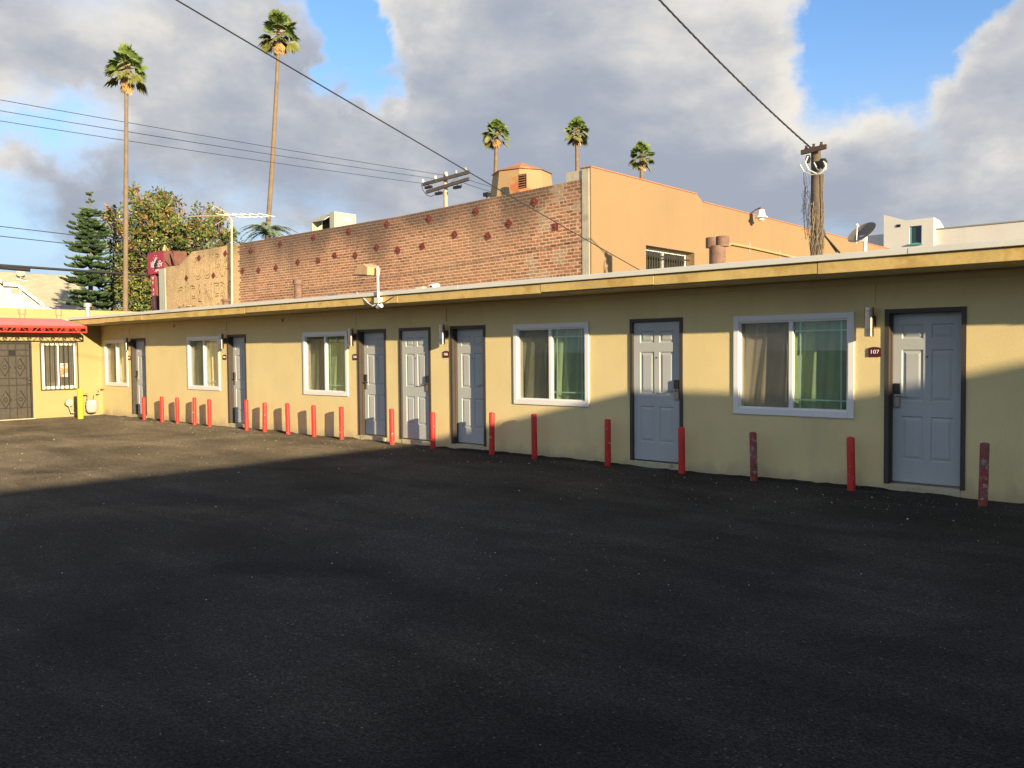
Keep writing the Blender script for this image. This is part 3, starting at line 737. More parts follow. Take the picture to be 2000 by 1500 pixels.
d = MB(); d.tube([(cx - .08, cy - .60, .40), (cx, cy - .60, .40)], .10, 20); d.tube([(XL + .003, cy - .6, .40), (cx - .08, cy - .60, .40)], .03, 8); d.tube([(cx - .03, cy - .60, .30), (cx - .03, cy - .55, .12), (cx - .03, cy - .36, .10)], .018, 8); d.build('regulator', metergrey, gm)

# roof vents and things standing on the motel and office roofs
def vent(px, py_top, y, r, label, material, capr=1.35, caph=.16, zroof=2.765, X=None, two=False, name='vent_pipe'):
    p = onY(px, py_top, y) if X is None else onX(px, py_top, X)
    t = thing(name, (p.x, p.y, zroof), label, 'vent pipe')
    d = MB(); d.lathe([(r * 1.7, zroof), (r * 1.1, zroof + .05), (r, zroof + .06), (r, p.z - caph)], (p.x, p.y, 0), 18); smooth_by_angle(d.build('pipe', material, t))
    d = MB()
    if two:
        for s_ in (-1, 1):
            d.lathe([(r * .72, p.z - caph - .02), (r * .8, p.z - caph - .018), (r * .8, p.z - .004), (r * .72, p.z)], (p.x + s_ * r * .62, p.y + s_ * .02, .004 * s_), 16)
    else:
        d.lathe([(r * .95, p.z - caph), (r * capr, p.z - caph + .01), (r * capr, p.z - .012), (r * capr * .9, p.z)], (p.x, p.y, 0), 18)
    smooth_by_angle(d.build('cap', material, t))
vent(1401, 463, 2.4, .135, 'thick brown flue with double cap on the motel roof', rust, two=True, caph=.15)
vent(582, 546, 3.2, .105, 'rusty vent pipe with cap in front of the brick wall', rust)
vent(441, 584, 3.2, .10, 'short rusty vent stub in front of the brick wall', rust, caph=.08)
vent(357, 599, 3.2, .10, 'short vent stub in front of the painted brickwork', rust, caph=.07)
vent(43, 603, 0, .075, 'leftmost brown vent pipe with cap above the red awning', pp, zroof=2.72, X=-27.2)
vent(114.5, 606, 0, .065, 'second brown vent pipe with cap above the red awning', pp, zroof=2.72, X=-27.2)
vent(171, 592, 0, .065, 'shiny galvanised vent pipe at the roof corner', galv, zroof=2.70, X=-26.6, capr=1.7, caph=.12)
# roof clutter: small boxes and a camera along the edge
for (px, py), lab in (((650, 577), 'small pale junction box on the roof edge, left one'), ((822, 564), 'small pale junction box on the roof edge, right one')):
    p = onY(px, py, EY + .4); d = MB(); d.box((p.x - .09, p.y - .05, 2.76), (p.x + .09, p.y + .05, p.z + .03)); d.tube([(p.x - .13, p.y, 2.79), (p.x - .08, p.y, 2.80)], .02, 8)
    o = d.build('junction_box', mat('box_cream', (.62, .56, .40), .7, .06)); soft(o, .008); tag(o, lab, 'junction box')
p = onY(847, 561, EY + .25); t = thing('security_camera', (p.x, p.y, 2.77), 'round white security camera on the roof edge', 'camera')
d = MB(); d.tube([(p.x + .0, p.y - .06, p.z), (p.x + .0, p.y + .10, p.z + .02)], .052, 16); smooth_by_angle(d.build('housing', vinyl, t))
d = MB(); d.tube([(p.x, p.y - .068, p.z), (p.x, p.y - .0605, p.z)], .026, 14); d.build('lens', blackp, t)
d = MB(); d.tube([(p.x, p.y + .05, p.z - .03), (p.x, p.y + .05, 2.765)], .02, 8); d.build('mount', vinyl, t)
# floodlight on the eave
p0 = onY(739, 596, EY - .06); ptop = onY(733, 521, EY - .06)
t = thing('floodlight', (p0.x, EY, p0.z), 'tan shoebox floodlight on a thin post at the roof edge', 'floodlight')
wp = mat('light_post_paint', (.66, .60, .46), .6, .06)
d = MB(); d.tube([(p0.x, EY - .06, 2.63), (p0.x - .01, EY - .06, ptop.z)], .022, 10); d.build('post', wp, t)
d = MB(); d.box((p0.x - .06, EY - .11, 2.575), (p0.x + .06, EY - .006, 2.675)); soft(d.build('post_box', wp, t), .006)
hx, hz = ptop.x - .03, ptop.z
d = MB(); pts = [(hx, -.16, hz - .01), (hx - .13, -.16, hz + .06), (hx - .30, -.16, hz + .03), (hx - .44, -.16, hz - .12), (hx - .02, -.16, hz - .15)]
d.prism([(a, EY - .06 + q * .9, c) for a, q, c in pts][::-1], (0, .29, 0)); soft(d.build('head', mat('floodlight_tan', (.50, .31, .17), .6, .08), t), .012)
d = MB(); d.prism([(hx - .42, EY - .185, hz - .128), (hx - .05, EY - .185, hz - .156), (hx - .05, EY - .185, hz - .166), (hx - .42, EY - .185, hz - .138)], (0, .25, 0)); d.build('lens', mat('flood_lens', (.10, .10, .09), .2, .02), t)
t2 = thing('eave_camera', (p0.x, EY, 2.55), 'white bullet camera hanging under the floodlight', 'camera')
d = MB(); d.tube([(p0.x - .02, EY - .06, 2.505), (p0.x + .12, EY - .09, 2.53)], .035, 12); smooth_by_angle(d.build('housing', vinyl, t2))
d = MB(); d.tube([(p0.x + .0, EY - .06, 2.53), (p0.x + .0, EY - .06, 2.574)], .018, 8); d.build('mount', vinyl, t2)
pa = onY(697, 572, EY + .1); pb = onY(795, 568, EY + .2); pm = Vector((p0.x, EY - .07, 2.58))
for q, (a, mm, lab) in enumerate(((pa, onY(722, 594, EY - .05), 'white cord looping left from the floodlight'), (pb, onY(768, 580, EY - .05), 'dark cord looping right from the floodlight'))):
    d = MB(); d.tube([a, a.lerp(mm, .5) + Vector((0, -.02, .02)), mm, mm.lerp(pm, .5) + Vector((0, -.02, -.04)), pm], .012 if q == 0 else .008, 6); o = d.build('cord', wirew if q == 0 else wirem); tag(o, lab, 'cord')
# satellite dish on the roof
p = onY(1686, 458, 4.0); t = thing('satellite_dish', (p.x, p.y, 2.77), 'dark mesh satellite dish on the roof in front of the white building', 'satellite dish')
ax = Vector((-.25, -.62, .70)).normalized(); u = ax.cross(Vector((0, 0, 1))).normalized(); w = u.cross(ax)
d = MB(); RD = .245; vs = []; fs = []; nr, na = 6, 28
for i in range(nr + 1):
    for k in range(na):
        r_ = RD * i / nr; a = 2 * math.pi * k / na
        vs.append(p + u * (r_ * math.cos(a)) + w * (r_ * math.sin(a)) + ax * (.55 * r_ * r_ / RD * .4))
for i in range(nr):
    for k in range(na): fs.append((i * na + k, i * na + (k + 1) % na, (i + 1) * na + (k + 1) % na, (i + 1) * na + k))
d.poly(vs, fs); ds = d.build('reflector', dishm, t); md = ds.modifiers.new('s', 'SOLIDIFY'); md.thickness = .008
for k in range(12):
    a = 2 * math.pi * k / 12; d = MB(); d.tube([p - ax * .012 + (u * math.cos(a) + w * math.sin(a)) * r_ + ax * (.22 * r_ * r_ / RD) for r_ in (.02, .13, .24)], .007, 5); d.build('rib', blackiron, t)
d = MB(); d.tube([p - ax * .02, Vector((p.x + .02, p.y + .03, p.z - .10)), Vector((p.x + .02, p.y + .03, 2.765))], .03, 10); d.build('mast', vinyl, t)
d = MB(); d.box((p.x - .04, p.y - .05, p.z - .12), (p.x + .05, p.y + .05, p.z - .02)); d.build('bracket', vinyl, t)
d = MB(); d.tube([p - w * .22, p + ax * .20], .008, 6); d.tube([p + ax * .17, p + ax * .23], .02, 8); d.build('feed_arm', vinyl, t)
# TV antenna mast on the roof in front of the painted bricks
yA = 5.86; pt_ = onY(449, 420, yA); bx0 = onY(370, 423, yA); bx1 = onY(521, 420, yA)
t = thing('tv_antenna', (pt_.x, yA, 3.0), 'weathered television antenna on a tall thin mast before the painted bricks', 'antenna')
pm_ = mat('antenna_paint', (.60, .48, .32), .7, .12)
d = MB(); d.tube([(onY(453, 600, yA).x, yA, 3.0), (onY(453, 470, yA).x, yA, onY(453, 450, yA).z), (onY(452, 432, yA).x, yA, onY(452, 430, yA).z), (pt_.x - .08, yA, pt_.z)], .035, 8); d.build('mast', pm_, t)
d = MB(); d.tube([bx0, bx1], .026, 8); d.build('boom', pm_, t)
c0 = pt_
d = MB(); d.tube([onY(416, 401, yA), c0, ], .022, 6); d.build('arm', pm_, t)
d = MB(); d.tube([onY(420, 440, yA), c0], .022, 6); d.build('arm', pm_, t)
for k in range(6):
    q = bx0.lerp(bx1, .56 + .088 * k); L_ = .55 - .05 * k
    d = MB(); d.tube([q + Vector((-.45 * L_, -.8 * L_, .05)), q + Vector((.45 * L_, .8 * L_, -.05))], .006, 5); d.build('element', galv, t)

# ---------------------------------------------------------------- brick and orange building behind
YB = 6.0; XC = -12.206; XE = -33.9
brk = thing('brick_building', (-20, 6, 0), 'tall old brick and orange stucco building rising behind the motel', 'building')
def zoff(x): return .022 * max(0, x + 19)
def ztop(x):
    if x > -31.2: return 5.69 + zoff(x)
    if x > -32.2: return 5.69 - (-31.2 - x) / 1.0 * .45
    return 5.25
PB = -27.85                                                    # left of this the bricks are painted cream
# core wall with stepped top
prof = [(-33.4, -.1), (-12.45, -.1), (-12.45, ztop(-12.45) - .006), (-19, 5.684), (-31.2, 5.684), (-32.2, 5.244), (-33.4, 5.244)]
b = MB(); b.prism([(x, YB - .0095, z) for x, z in prof], (0, .32, 0)); core = b.build('brick_wall', mortar_m, brk)
def nz2(x, z):                                                 # cheap smooth value noise
    def h(i, j): return random.Random(i * 7919 + j * 104729 + 11).random()
    i, j = math.floor(x), math.floor(z); u, v = x - i, z - j; u = u * u * (3 - 2 * u); v = v * v * (3 - 2 * v)
    return (h(i, j) * (1 - u) + h(i + 1, j) * u) * (1 - v) + (h(i, j + 1) * (1 - u) + h(i + 1, j + 1) * u) * v
pal = [(.33, .135, .068), (.37, .145, .075), (.28, .115, .058), (.39, .165, .085), (.22, .10, .055), (.31, .15, .08), (.36, .18, .10), (.25, .12, .062)]
def soil(x, z):                                                # soot washed down from the parapet in uneven streaks
    return max(0, 1 - (ztop(x) - z) / (.5 + 1.3 * nz2(x * .9, 3.3))) * (.52 + .85 * nz2(x * 1.3, z * .5 + 20)) + .6 * max(0, nz2(x * 2.6, z * .35) - .60)
def brick_col(x, z, rb):
    c = Vector(rb.choice(pal)) * rb.uniform(.82, 1.18)
    if x < PB:
        c = Vector((.62, .44, .23)) * rb.uniform(.93, 1.06)
        s_ = nz2(x * 1.7, z * .8 + 40) * .9 + nz2(x * 5, z * 1.3 + 9) * .5
        soot = max(0, min(1, (z - ztop(x) + .75) * 1.1)) * max(0, s_ - .45)
        if x < -31.5: soot += max(0, nz2(x * 3.0, z * 1.1) - .5) * .55
        return c.lerp(Vector((.16, .125, .09)), min(.8, soot * 1.2))
    low = nz2(x * .45 + 3, z * .8)
    c = c.lerp(Vector((.40, .225, .12)), max(0, low - .42) * .9)
    c = c.lerp(Vector((.085, .058, .043)), min(.85, soil(x, z)))
    if x > -14.2 and nz2(x * 1.9 + 5, z * 2.6 + 31) + .18 * nz2(x * 9, z * 11) > .78: c = c.lerp(Vector((.34, .29, .20)), .6)     # patches of old grey render
    return c
gm_ = MB(); x = -33.4
rm = random.Random(8)
while x < -12.452:
    x2 = min(x + .10, -12.45); z = 3.0
    while z < 5.9:
        tp_ = ztop((x + x2) / 2) - .006; z2 = min(z + .09, tp_)
        if z2 <= z: break
        if x > PB: c_ = Vector((.56, .40, .26)) * rm.uniform(.92, 1.08); c_ = c_.lerp(Vector((.13, .095, .07)), min(.8, soil(x, z)))
        else: c_ = Vector(brick_col(x, z, rm)) * .93
        gm_.col = tuple(c_); gm_.face([(x, YB - .0105, z), (x2, YB - .0105, z), (x2, YB - .0105, z2), (x, YB - .0105, z2)]); z = z2
    x = x2
o = gm_.build('mortar_bed', brick_attr, core, color=True); o['label'] = 'pale mortar between the bricks'
PITCH = .0847; BL = .216; HD = .111
zbase = 5.69 - PITCH * math.floor((5.69 - 3.05) / PITCH)
rb = random.Random(21); allb = []
rowi = 0; z = 5.69 - PITCH
while z > 3.05:
    header = (rowi % 7 == 5) or rowi == 0
    L_ = HD if header else BL
    x = -12.47 - (rowi % 2) * BL / 2 - (rb.uniform(0, .05))
    if rowi % 2: allb.append((-12.47 - BL / 4, z, BL / 2 - .014, rowi))
    while x - L_ > -33.38:
        xc = x - L_ / 2
        if z + PITCH < ztop(xc) - zoff(xc) + .002: allb.append((xc, z, L_ - rb.uniform(.011, .016), rowi))
        x -= L_
    z -= PITCH; rowi += 1
allb.sort(key=lambda q: -q[0])
def brick_mesh(w, h):
    bb = MB(); a = w / 2; i = .004; e = .004
    bb.poly([(-a, .012, 0), (a, .012, 0), (a, .012, h), (-a, .012, h), (-a, -.008, e), (-a + i, -.013, e + i), (a - i, -.013, e + i), (a, -.008, e), (a, -.008, h - e), (a - i, -.013, h - e - i), (-a + i, -.013, h - e - i), (-a, -.008, h - e)],
            [(5, 6, 9, 10), (4, 7, 6, 5), (7, 8, 9, 6), (8, 11, 10, 9), (11, 4, 5, 10), (0, 1, 7, 4), (1, 2, 8, 7), (2, 3, 11, 8), (3, 0, 4, 11)])
    return bb
HB = PITCH - .014
single = {}
field = MB(); painted = MB()
for i, (xc, z, w, rw) in enumerate(allb):
    zz = z + zoff(xc) + rb.uniform(-.003, .003); yy = YB + rb.uniform(-.0015, .0015)
    col = brick_col(xc, z, rb)
    if i < 300 and xc > PB:
        kx = round(w / .02)
        if kx not in single:
            me_o = brick_mesh(kx * .02 - .004 if kx > 7 else w, HB); me = bpy.data.meshes.new('brick'); me.from_pydata(me_o.v, [], me_o.f); me.materials.append(brick_obj); single[kx] = me
        o = bpy.data.objects.new('brick', single[kx]); C.objects.link(o); o.parent = core
        o.location = Vector((xc, yy, zz)) - brk.location; o.color = (*col, 1)
    else:
        tgt = painted if xc < PB else field
        m_ = brick_mesh(w, HB); tgt.col = tuple(col)
        tgt.poly([(v[0] + xc, v[1] + yy + (.001 if xc < PB else 0), v[2] + zz) for v in m_.v], m_.f)
o = field.build('brick_field', brick_attr, core, color=True); o['kind'] = 'stuff'; o['label'] = 'the many smaller weathered red bricks further along the wall'
o = painted.build('painted_bricks', brick_attr, core, color=True); o['kind'] = 'stuff'; o['label'] = 'bricks painted cream at the far end of the wall'
# ghost lettering over the painted bricks
ghost = mat('faded_letter_paint', (.33, .215, .115), .9, .25, 6, 40, wear=((.52, .38, .21), 7, .52))
def ghost_line(txt, xa, xb, zc, h):
    cu = bpy.data.curves.new('t', 'FONT'); cu.body = txt; cu.size = 1; cu.align_x = 'LEFT'; cu.fill_mode = 'NONE'; cu.bevel_depth = .022; cu.bevel_resolution = 0; cu.resolution_u = 3
    to = bpy.data.objects.new('t', cu); C.objects.link(to)
    me = bpy.data.meshes.new_from_object(to.evaluated_get(bpy.context.evaluated_depsgraph_get()))
    bpy.data.objects.remove(to); bpy.data.curves.remove(cu)
    xs_ = [v.co.x for v in me.vertices]; ys_ = [v.co.y for v in me.vertices]
    x0_, x1_, y0_, y1_ = min(xs_), max(xs_), min(ys_), max(ys_)
    for v in me.vertices:
        v.co = Vector((xa + (v.co.x - x0_) / (x1_ - x0_) * (xb - xa), YB - .0125 + v.co.z * .25, zc - h / 2 + (v.co.y - y0_) / (y1_ - y0_) * h)) - brk.location
    me.materials.clear(); me.materials.append(ghost)
    o = bpy.data.objects.new('faded_lettering', me); C.objects.link(o); o.parent = core
ghost_line('OUIRA', -31.15, -28.35, 5.02, .92)
ghost_line('CLEANERS', -32.5, -28.3, 3.93, .95)
# anchor plates
plates = [(1086, 443, 0), (1045, 394, 1), (995, 437, 1), (954, 461, 0.6), (931, 413, 0.7), (889, 458, .8), (839, 427, 1), (826, 481, .5), (778, 489, 1), (757, 438, 1), (737, 483, 1), (695, 499, 1), (683, 452, .9), (655, 499, .2),
          (623, 509, .2), (614, 464, .6), (583, 512, 1), (540, 523, .9), (506, 528, 1), (475, 529, 1), (491, 490, .7), (549, 476, .6), (441, 495, .6), (390, 504, 1), (365, 543, 1), (418, 538, .7)]
for px, py, rot in plates:
    p = onY(px, py, YB); a = rot * math.pi / 4; s_ = .125
    pts = [(p.x + s_ * math.cos(a + math.pi / 4 + k * math.pi / 2), YB - .030, p.z + s_ * math.sin(a + math.pi / 4 + k * math.pi / 2)) for k in range(4)]
    d = MB(); d.prism(pts[::-1], (0, .02, 0)); d.tube([(p.x, YB - .06, p.z), (p.x, YB - .029, p.z)], .02, 6); d.build('anchor_plate', plate_m, brk)
# stucco returns at both ends, orange side wall with window recess
b = MB(); b.box((-12.448, YB - .03, -.1), (XC - .045, YB + .28, 6.06)); b.build('corner_pier', grey_stucco, brk)
b = MB(); b.box((-12.95, YB + .004, ztop(-12.9) + .001), (-12.4485, YB + .28, 6.05)); b.build('parapet_end', grey_stucco, brk)
b = MB(); b.box((XE - .02, YB - .035, -.1), (-33.402, YB + .34, 5.20)); b.build('street_pier', mat('pale_green_stucco', (.46, .47, .38), .9, .08, 2, 30), brk)
oz = [(YB, 6.08), (11.0, 6.09), (11.35, 5.91), (40, 5.91)]
wy_a, wy_b, wza, wzb = 8.38, 10.86, 3.3, 4.44
b = MB()
def oquad(y0, y1, z0, z1a, z1b): b.face([(XC, y0, z0), (XC, y1, z0), (XC, y1, z1b), (XC, y0, z1a)])
oquad(YB, wy_a, -.1, 6.08, 6.085); oquad(wy_a, wy_b, wzb, 6.085, 6.09); oquad(wy_a, wy_b, -.1, wza, wza)
oquad(wy_b, 11.0, -.1, 6.09, 6.09); oquad(11.0, 11.35, -.1, 6.09, 5.91); oquad(11.35, 29, -.1, 5.91, 5.91)
for (y0, z0), (y1, z1) in (((YB, 6.08), (11, 6.09)), ((11, 6.09), (11.35, 5.91)), ((11.35, 5.91), (29, 5.91))):
    b.face([(XC, y0, z0), (XC, y1, z1), (XC - .3, y1, z1), (XC - .3, y0, z0)])
b.face([(XC, YB, -.1), (XC, YB, 6.08), (XC - .043, YB, 6.08), (XC - .043, YB, -.1)])
for q in (((wy_a, wza), (wy_a, wzb)), ((wy_b, wzb), (wy_b, wza)), ((wy_a, wzb), (wy_b, wzb)), ((wy_b, wza), (wy_a, wza))):
    (ya, za), (yb_, zb) = q; b.face([(XC, ya, za), (XC, yb_, zb), (XC - .38, yb_, zb), (XC - .38, ya, za)])
b.face([(XC - .3, 29, -.1), (XC - .3, YB, -.1), (XC - .3, YB, 6.08), (XC - .3, 11, 6.09), (XC - .3, 29, 5.91)]) if False else None
side = b.build('orange_side_wall', orange_m, brk)
b = MB(); b.box((XE, YB + .335, 4.9), (XC - .32, 28.8, 5.0)); b.box((XE, 28.8, -.1), (XC - .01, 29, 5.9)); b.build('roof', roof_m, brk)
for y0, z0, y1, z1 in ((YB - .02, 6.082, 10.99, 6.092), (11.36, 5.912, 29, 5.912)):
    d = MB(); d.prism([(XC - .32, y0, z0), (XC + .02, y0, z0), (XC + .02, y0, z0 + .025), (XC - .32, y0, z0 + .025)], (0, y1 - y0, z1 - z0)); d.build('coping', mat('coping_terracotta', (.36, .16, .09), .8, .1), brk)
d = MB()
xw = XC - .26
for a0, a1, c0, c1 in ((wy_a + .002, wy_a + .09, wza, wzb), (wy_b - .09, wy_b - .002, wza, wzb), (wy_a + .0905, wy_b - .0905, wzb - .08, wzb - .002), ((wy_a + wy_b) / 2 - .04, (wy_a + wy_b) / 2 + .04, wza, wzb - .081)):
    d.box((xw - .06, a0, c0), (xw, a1, c1))
ow = d.build('window', vinyl, brk)
d = MB(); d.box((xw - .04, wy_a + .09, wza), (xw - .035, wy_b - .09, wzb - .08)); d.build('pane', glass_mat('old_glass', (.5, .52, .45)), ow)
d = MB(); d.box((xw - .09, wy_a + .05, wza), (xw - .07, wy_b - .05, wzb - .05)); d.build('blind', mat('old_blind', (.30, .27, .20), .8, .1, 6, 40), ow)
for k in range(18):
    yy = wy_a + .10 + (wy_b - wy_a - .35) * k / 17; d = MB(); d.tube([(XC - .12, yy, wza), (XC - .12, yy, wzb - .1)], .013, 6); d.build('bar', blackiron, ow)
for zz in (wzb - .22, wzb - .75):
    d = MB(); d.box((XC - .108, wy_a + .01, zz - .022), (XC - .095, wy_b - .12, zz + .022)); d.build('crossbar', blackiron, ow)
# gooseneck lamp and conduit on the orange wall
yl = onX(1464, 430, XC).y; zl = onX(1464, 425, XC).z
t = thing('barn_lamp', (XC, yl, zl), 'small white dome lamp near the top of the orange wall', 'wall lamp')
d = MB(); d.lathe([(.03, .22), (.10, .19), (.13, .02), (.19, -.02), (.19, -.05)], (XC + .38, yl, zl), 20); smooth_by_angle(d.build('shade', vinyl, t))
d = MB(); d.lathe([(.06, -.14), (.09, -.12), (.09, -.051)], (XC + .38, yl, zl), 14); d.build('globe', letter_w, t)
d = MB(); d.lathe([(.045, .221), (.045, .27)], (XC + .38, yl, zl), 10); d.tube([(XC + .38, yl, zl + .26), (XC + .2, yl, zl + .22), (XC + .005, yl, zl + .1)], .025, 8); d.build('neck', rust, t)
t = thing('wall_conduit', (XC, 13, 4.6), 'painted pipe running along the orange wall past the flue', 'pipe')
cps = [onX(1408, 492, XC + .06), onX(1418, 481, XC + .06), onX(1428, 476, XC + .06), onX(1470, 484, XC + .06), onX(1550, 502, XC + .06), onX(1580, 509, XC + .06)]
d = MB(); d.tube(cps, .035, 8); d.build('pipe', mat('conduit_orange', (.46, .29, .14), .8, .1), t)
for px, py in ((1466, 483), (1525, 497)):
    q = onX(px, py, XC + .05); d = MB(); d.box((XC + .002, q.y - .03, q.z - .18), (XC + .024, q.y + .03, q.z + .16)); d.build('clamp', galv, t)
# louvred rooftop hood
yh = 11.5; cH = onY(1019, 350, yh); s_ = (onY(1080, 360, yh) - onY(958, 360, yh)).length * .5
t = thing('rooftop_hood', (cH.x, yh, 5.0), 'octagonal orange rooftop ventilator hood with louvre and rust stains', 'roof hood')
zb, zt_, za = 5.0, onY(1019, 341, yh).z, onY(1019, 317, yh).z
r0, r1 = 1.34, .98
def ring(r, z, ph=math.pi / 8 + .25): return [(cH.x + r * math.cos(ph + k * math.pi / 4), yh + r * math.sin(ph + k * math.pi / 4), z) for k in range(8)]
zq = onY(1019, 385, yh).z
d = MB(); A_, B_ = ring(r0 * 1.03, zb), ring(r1, zt_)
d.poly(A_ + B_, [(k, (k + 1) % 8, 8 + (k + 1) % 8, 8 + k) for k in range(8)] + [tuple(range(7, -1, -1)), tuple(range(8, 16))]); d.build('hood_body', cream_m, t)
d = MB(); B2 = ring(r1 * 1.07, zt_ + .003); d.poly(B2 + [(cH.x, yh, za)], [(k, (k + 1) % 8, 8) for k in range(8)] + [tuple(range(7, -1, -1))]); d.build('hood_roof', mat('hood_roof_rust', (.40, .17, .07), .85, .2, 2, 20, col2=(.52, .36, .17), c2scale=1.4), t)
q = onY(1020, 354, yh - r0 * .98)
d = MB(); d.box((q.x - .14, q.y - .03, q.z - .22), (q.x + .14, q.y + .05, q.z + .22)); lv = d.build('louvre', dark, t)
for k in range(6):
    d = MB(); zz = q.z - .19 + k * .075; d.prism([(q.x - .145, q.y - .032, zz), (q.x - .145, q.y - .06, zz - .025), (q.x - .145, q.y - .06, zz - .015), (q.x - .145, q.y - .032, zz + .01)], (.29, 0, 0)); d.build('slat', cream_m, lv)
# rooftop air conditioner
ya = 10.0; ca = onY(653, 430, ya); zt_ = onY(653, 412.5, ya).z; xa = onY(618, 430, ya).x; yb_ = onX(696, 430, ca.x).y
t = thing('rooftop_air_conditioner', (ca.x, ya, 5.0), 'pale box shaped rooftop air conditioner with dark intake behind the brick wall', 'air conditioner')
d = MB(); d.box((xa + .06, ya + .25, 5.0), (ca.x, yb_, zt_)); soft(d.build('cabinet', acgrey, t), .02)
d = MB(); d.box((ca.x - .30, ya, 5.0), (ca.x - .002, ya + .248, zt_ - .002)); d.build('corner_panel', acgrey, t)
d = MB(); d.box((xa + .07, ya + .235, 5.0), (ca.x - .31, ya + .247, zt_ - .04)); d.build('intake', dark, t)
d = MB(); d.prism([(xa, ya - .25, 5.0), (xa, ya + .24, 5.0), (xa, ya + .24, zt_ - .02), (xa, ya - .25, zt_ - .30)], (.05, 0, 0)); d.prism([(xa + .051, ya - .25, zt_ - .34), (xa + .051, ya + .24, zt_ - .03), (xa + .051, ya + .24, zt_), (xa + .051, ya - .25, zt_ - .30)], (ca.x - xa - .36, 0, 0)); d.build('intake_hood', acgrey, t)
d = MB(); d.box((ca.x + .001, ya + .5, zt_ - .32), (ca.x + .012, ya + .8, zt_ - .18)); d.build('label_plate', letter_w, t)
p = onY(952, 380, 8); d = MB(); d.box((p.x - .09, 7.9, p.z - .06), (p.x + .10, 8.05, p.z + .05)); d.tube([(p.x, 7.98, p.z - .05), (p.x, 7.98, 5.0)], .02, 6); tag(d.build('roof_flood_lamp', blackp), 'small black floodlight on the brick building roof beside the hood', 'floodlight')

# ---------------------------------------------------------------- pole sign at the street
ys = 7.4; sl = onY(288, 500, ys).x; sr = onY(320.5, 500, ys).x; zt_ = onY(288, 494.5, ys).z; zb = onY(288, 538, ys).z
t = thing('pole_sign', ((sl + sr) / 2, ys, 0), 'red cabinet pole sign with tapered leg reading We accept vouchers', 'sign')
d = MB(); d.box((sl, ys, zb), (sr, ys + 1.0, zt_)); cab = soft(d.build('sign_cabinet', signbrown, t), .02)
d = MB(); d.box((sl + .03, ys - .012, zb + .03), (sr - .03, ys - .001, zt_ - .03)); d.build('sign_face', signred, cab)
sw = sr - sl; sc = (sl + sr) / 2
text_obj('Value Ex', .38, letter_w, cab, (sc + .02, ys - .016, zb + .42), (1, 0, 0), (0, 0, 1), 'lettering', .003, .82, shear=.35, sx=1.02)
text_obj('MOTEL', .11, letter_w, cab, (sc + .15, ys - .016, zb + .16), (1, 0, 0), (0, 0, 1), 'lettering', .003, 1.1)
lz = zt_ - .58
d = MB(); d.prism([(sc - .16, ys - .02, lz + .02), (sc - .10, ys - .02, lz - .26), (sc + .20, ys - .02, lz - .04), (sc + .16, ys - .02, lz + .24)], (0, .006, 0)); d.build('emblem', mat('emblem_black', (.02, .02, .02), .5, .02), cab)
d = MB(); d.prism([(sc - .18, ys - .02, lz + .05), (sc + .13, ys - .02, lz + .27), (sc + .04, ys - .02, lz + .34), (sc - .13, ys - .02, lz + .20)], (0, .006, 0))
for k in range(12):
    a = k * math.pi / 6 + .2; c_, s2 = math.cos(a), math.sin(a); d.box((sc + .3 * c_ - .014, ys - .018, lz + .05 + .36 * s2 - .014), (sc + .3 * c_ + .014, ys - .014, lz + .05 + .36 * s2 + .014))
d.build('emblem_rays', letter_w, cab)
lx0, lx1 = sl + .18, sl + .60
d = MB(); d.prism([(lx0 + .42, ys + .05, 0), (lx1 + .36, ys + .05, 0), (lx1 + .02, ys + .05, zb - .002), (lx0 - .02, ys + .05, zb - .002)], (0, .6, 0)); leg = d.build('leg', signbrown, t)
d = MB(); d.prism([(lx0 + .43, ys + .03, .02), (lx1 + .35, ys + .03, .02), (lx1 + .01, ys + .03, zb - .01), (lx0 - .01, ys + .03, zb - .01)], (0, .018, 0)); d.build('leg_face', signred, leg)
txt = 'WE ACCEPT VOUCHERS'; z = zb - .16
for ch in txt:
    f_ = z / zb; xm = (lx0 + lx1) / 2 + .39 * (1 - f_)
    if ch != ' ': text_obj(ch, .20, letter_w, leg, (xm, ys + .026, z), (1, 0, 0), (0, 0, 1), 'letter', .003)
    z -= .195 if ch != ' ' else .13
d = MB(); d.prism([(lx1 + .30, ys + .1, 0), (lx1 + .75, ys + .1, 0), (lx1 + .75, ys + .1, zb - .003), (lx1 + .12, ys + .1, zb - .003)], (0, .5, 0)); d.build('leg', mat('sign_leg_dark', (.05, .025, .022), .8, .1), t)
d = MB(); d.tube([(sc, ys + .4, zt_), (sc + .05, ys + .4, zt_ + .33)], [.12, .02], 6); d.tube([(sc - .3, ys + .4, zt_), (sc + .05, ys + .4, zt_ + .30)], .02, 5); d.tube([(sc + .45, ys + .4, zt_), (sc + .05, ys + .4, zt_ + .30)], .02, 5); d.build('finial', mat('finial_yellow', (.55, .38, .16), .7, .1), t)
d = MB(); d.box((sr + .10, ys + .3, zb - .3), (sr + .26, ys + .9, zt_ - .02)); d.tube([(sr + .12, ys + .25, zt_ - .1), (sr + .8, ys + .25, zb - .1)], .05, 6); d.build('back_support', signbrown, t)

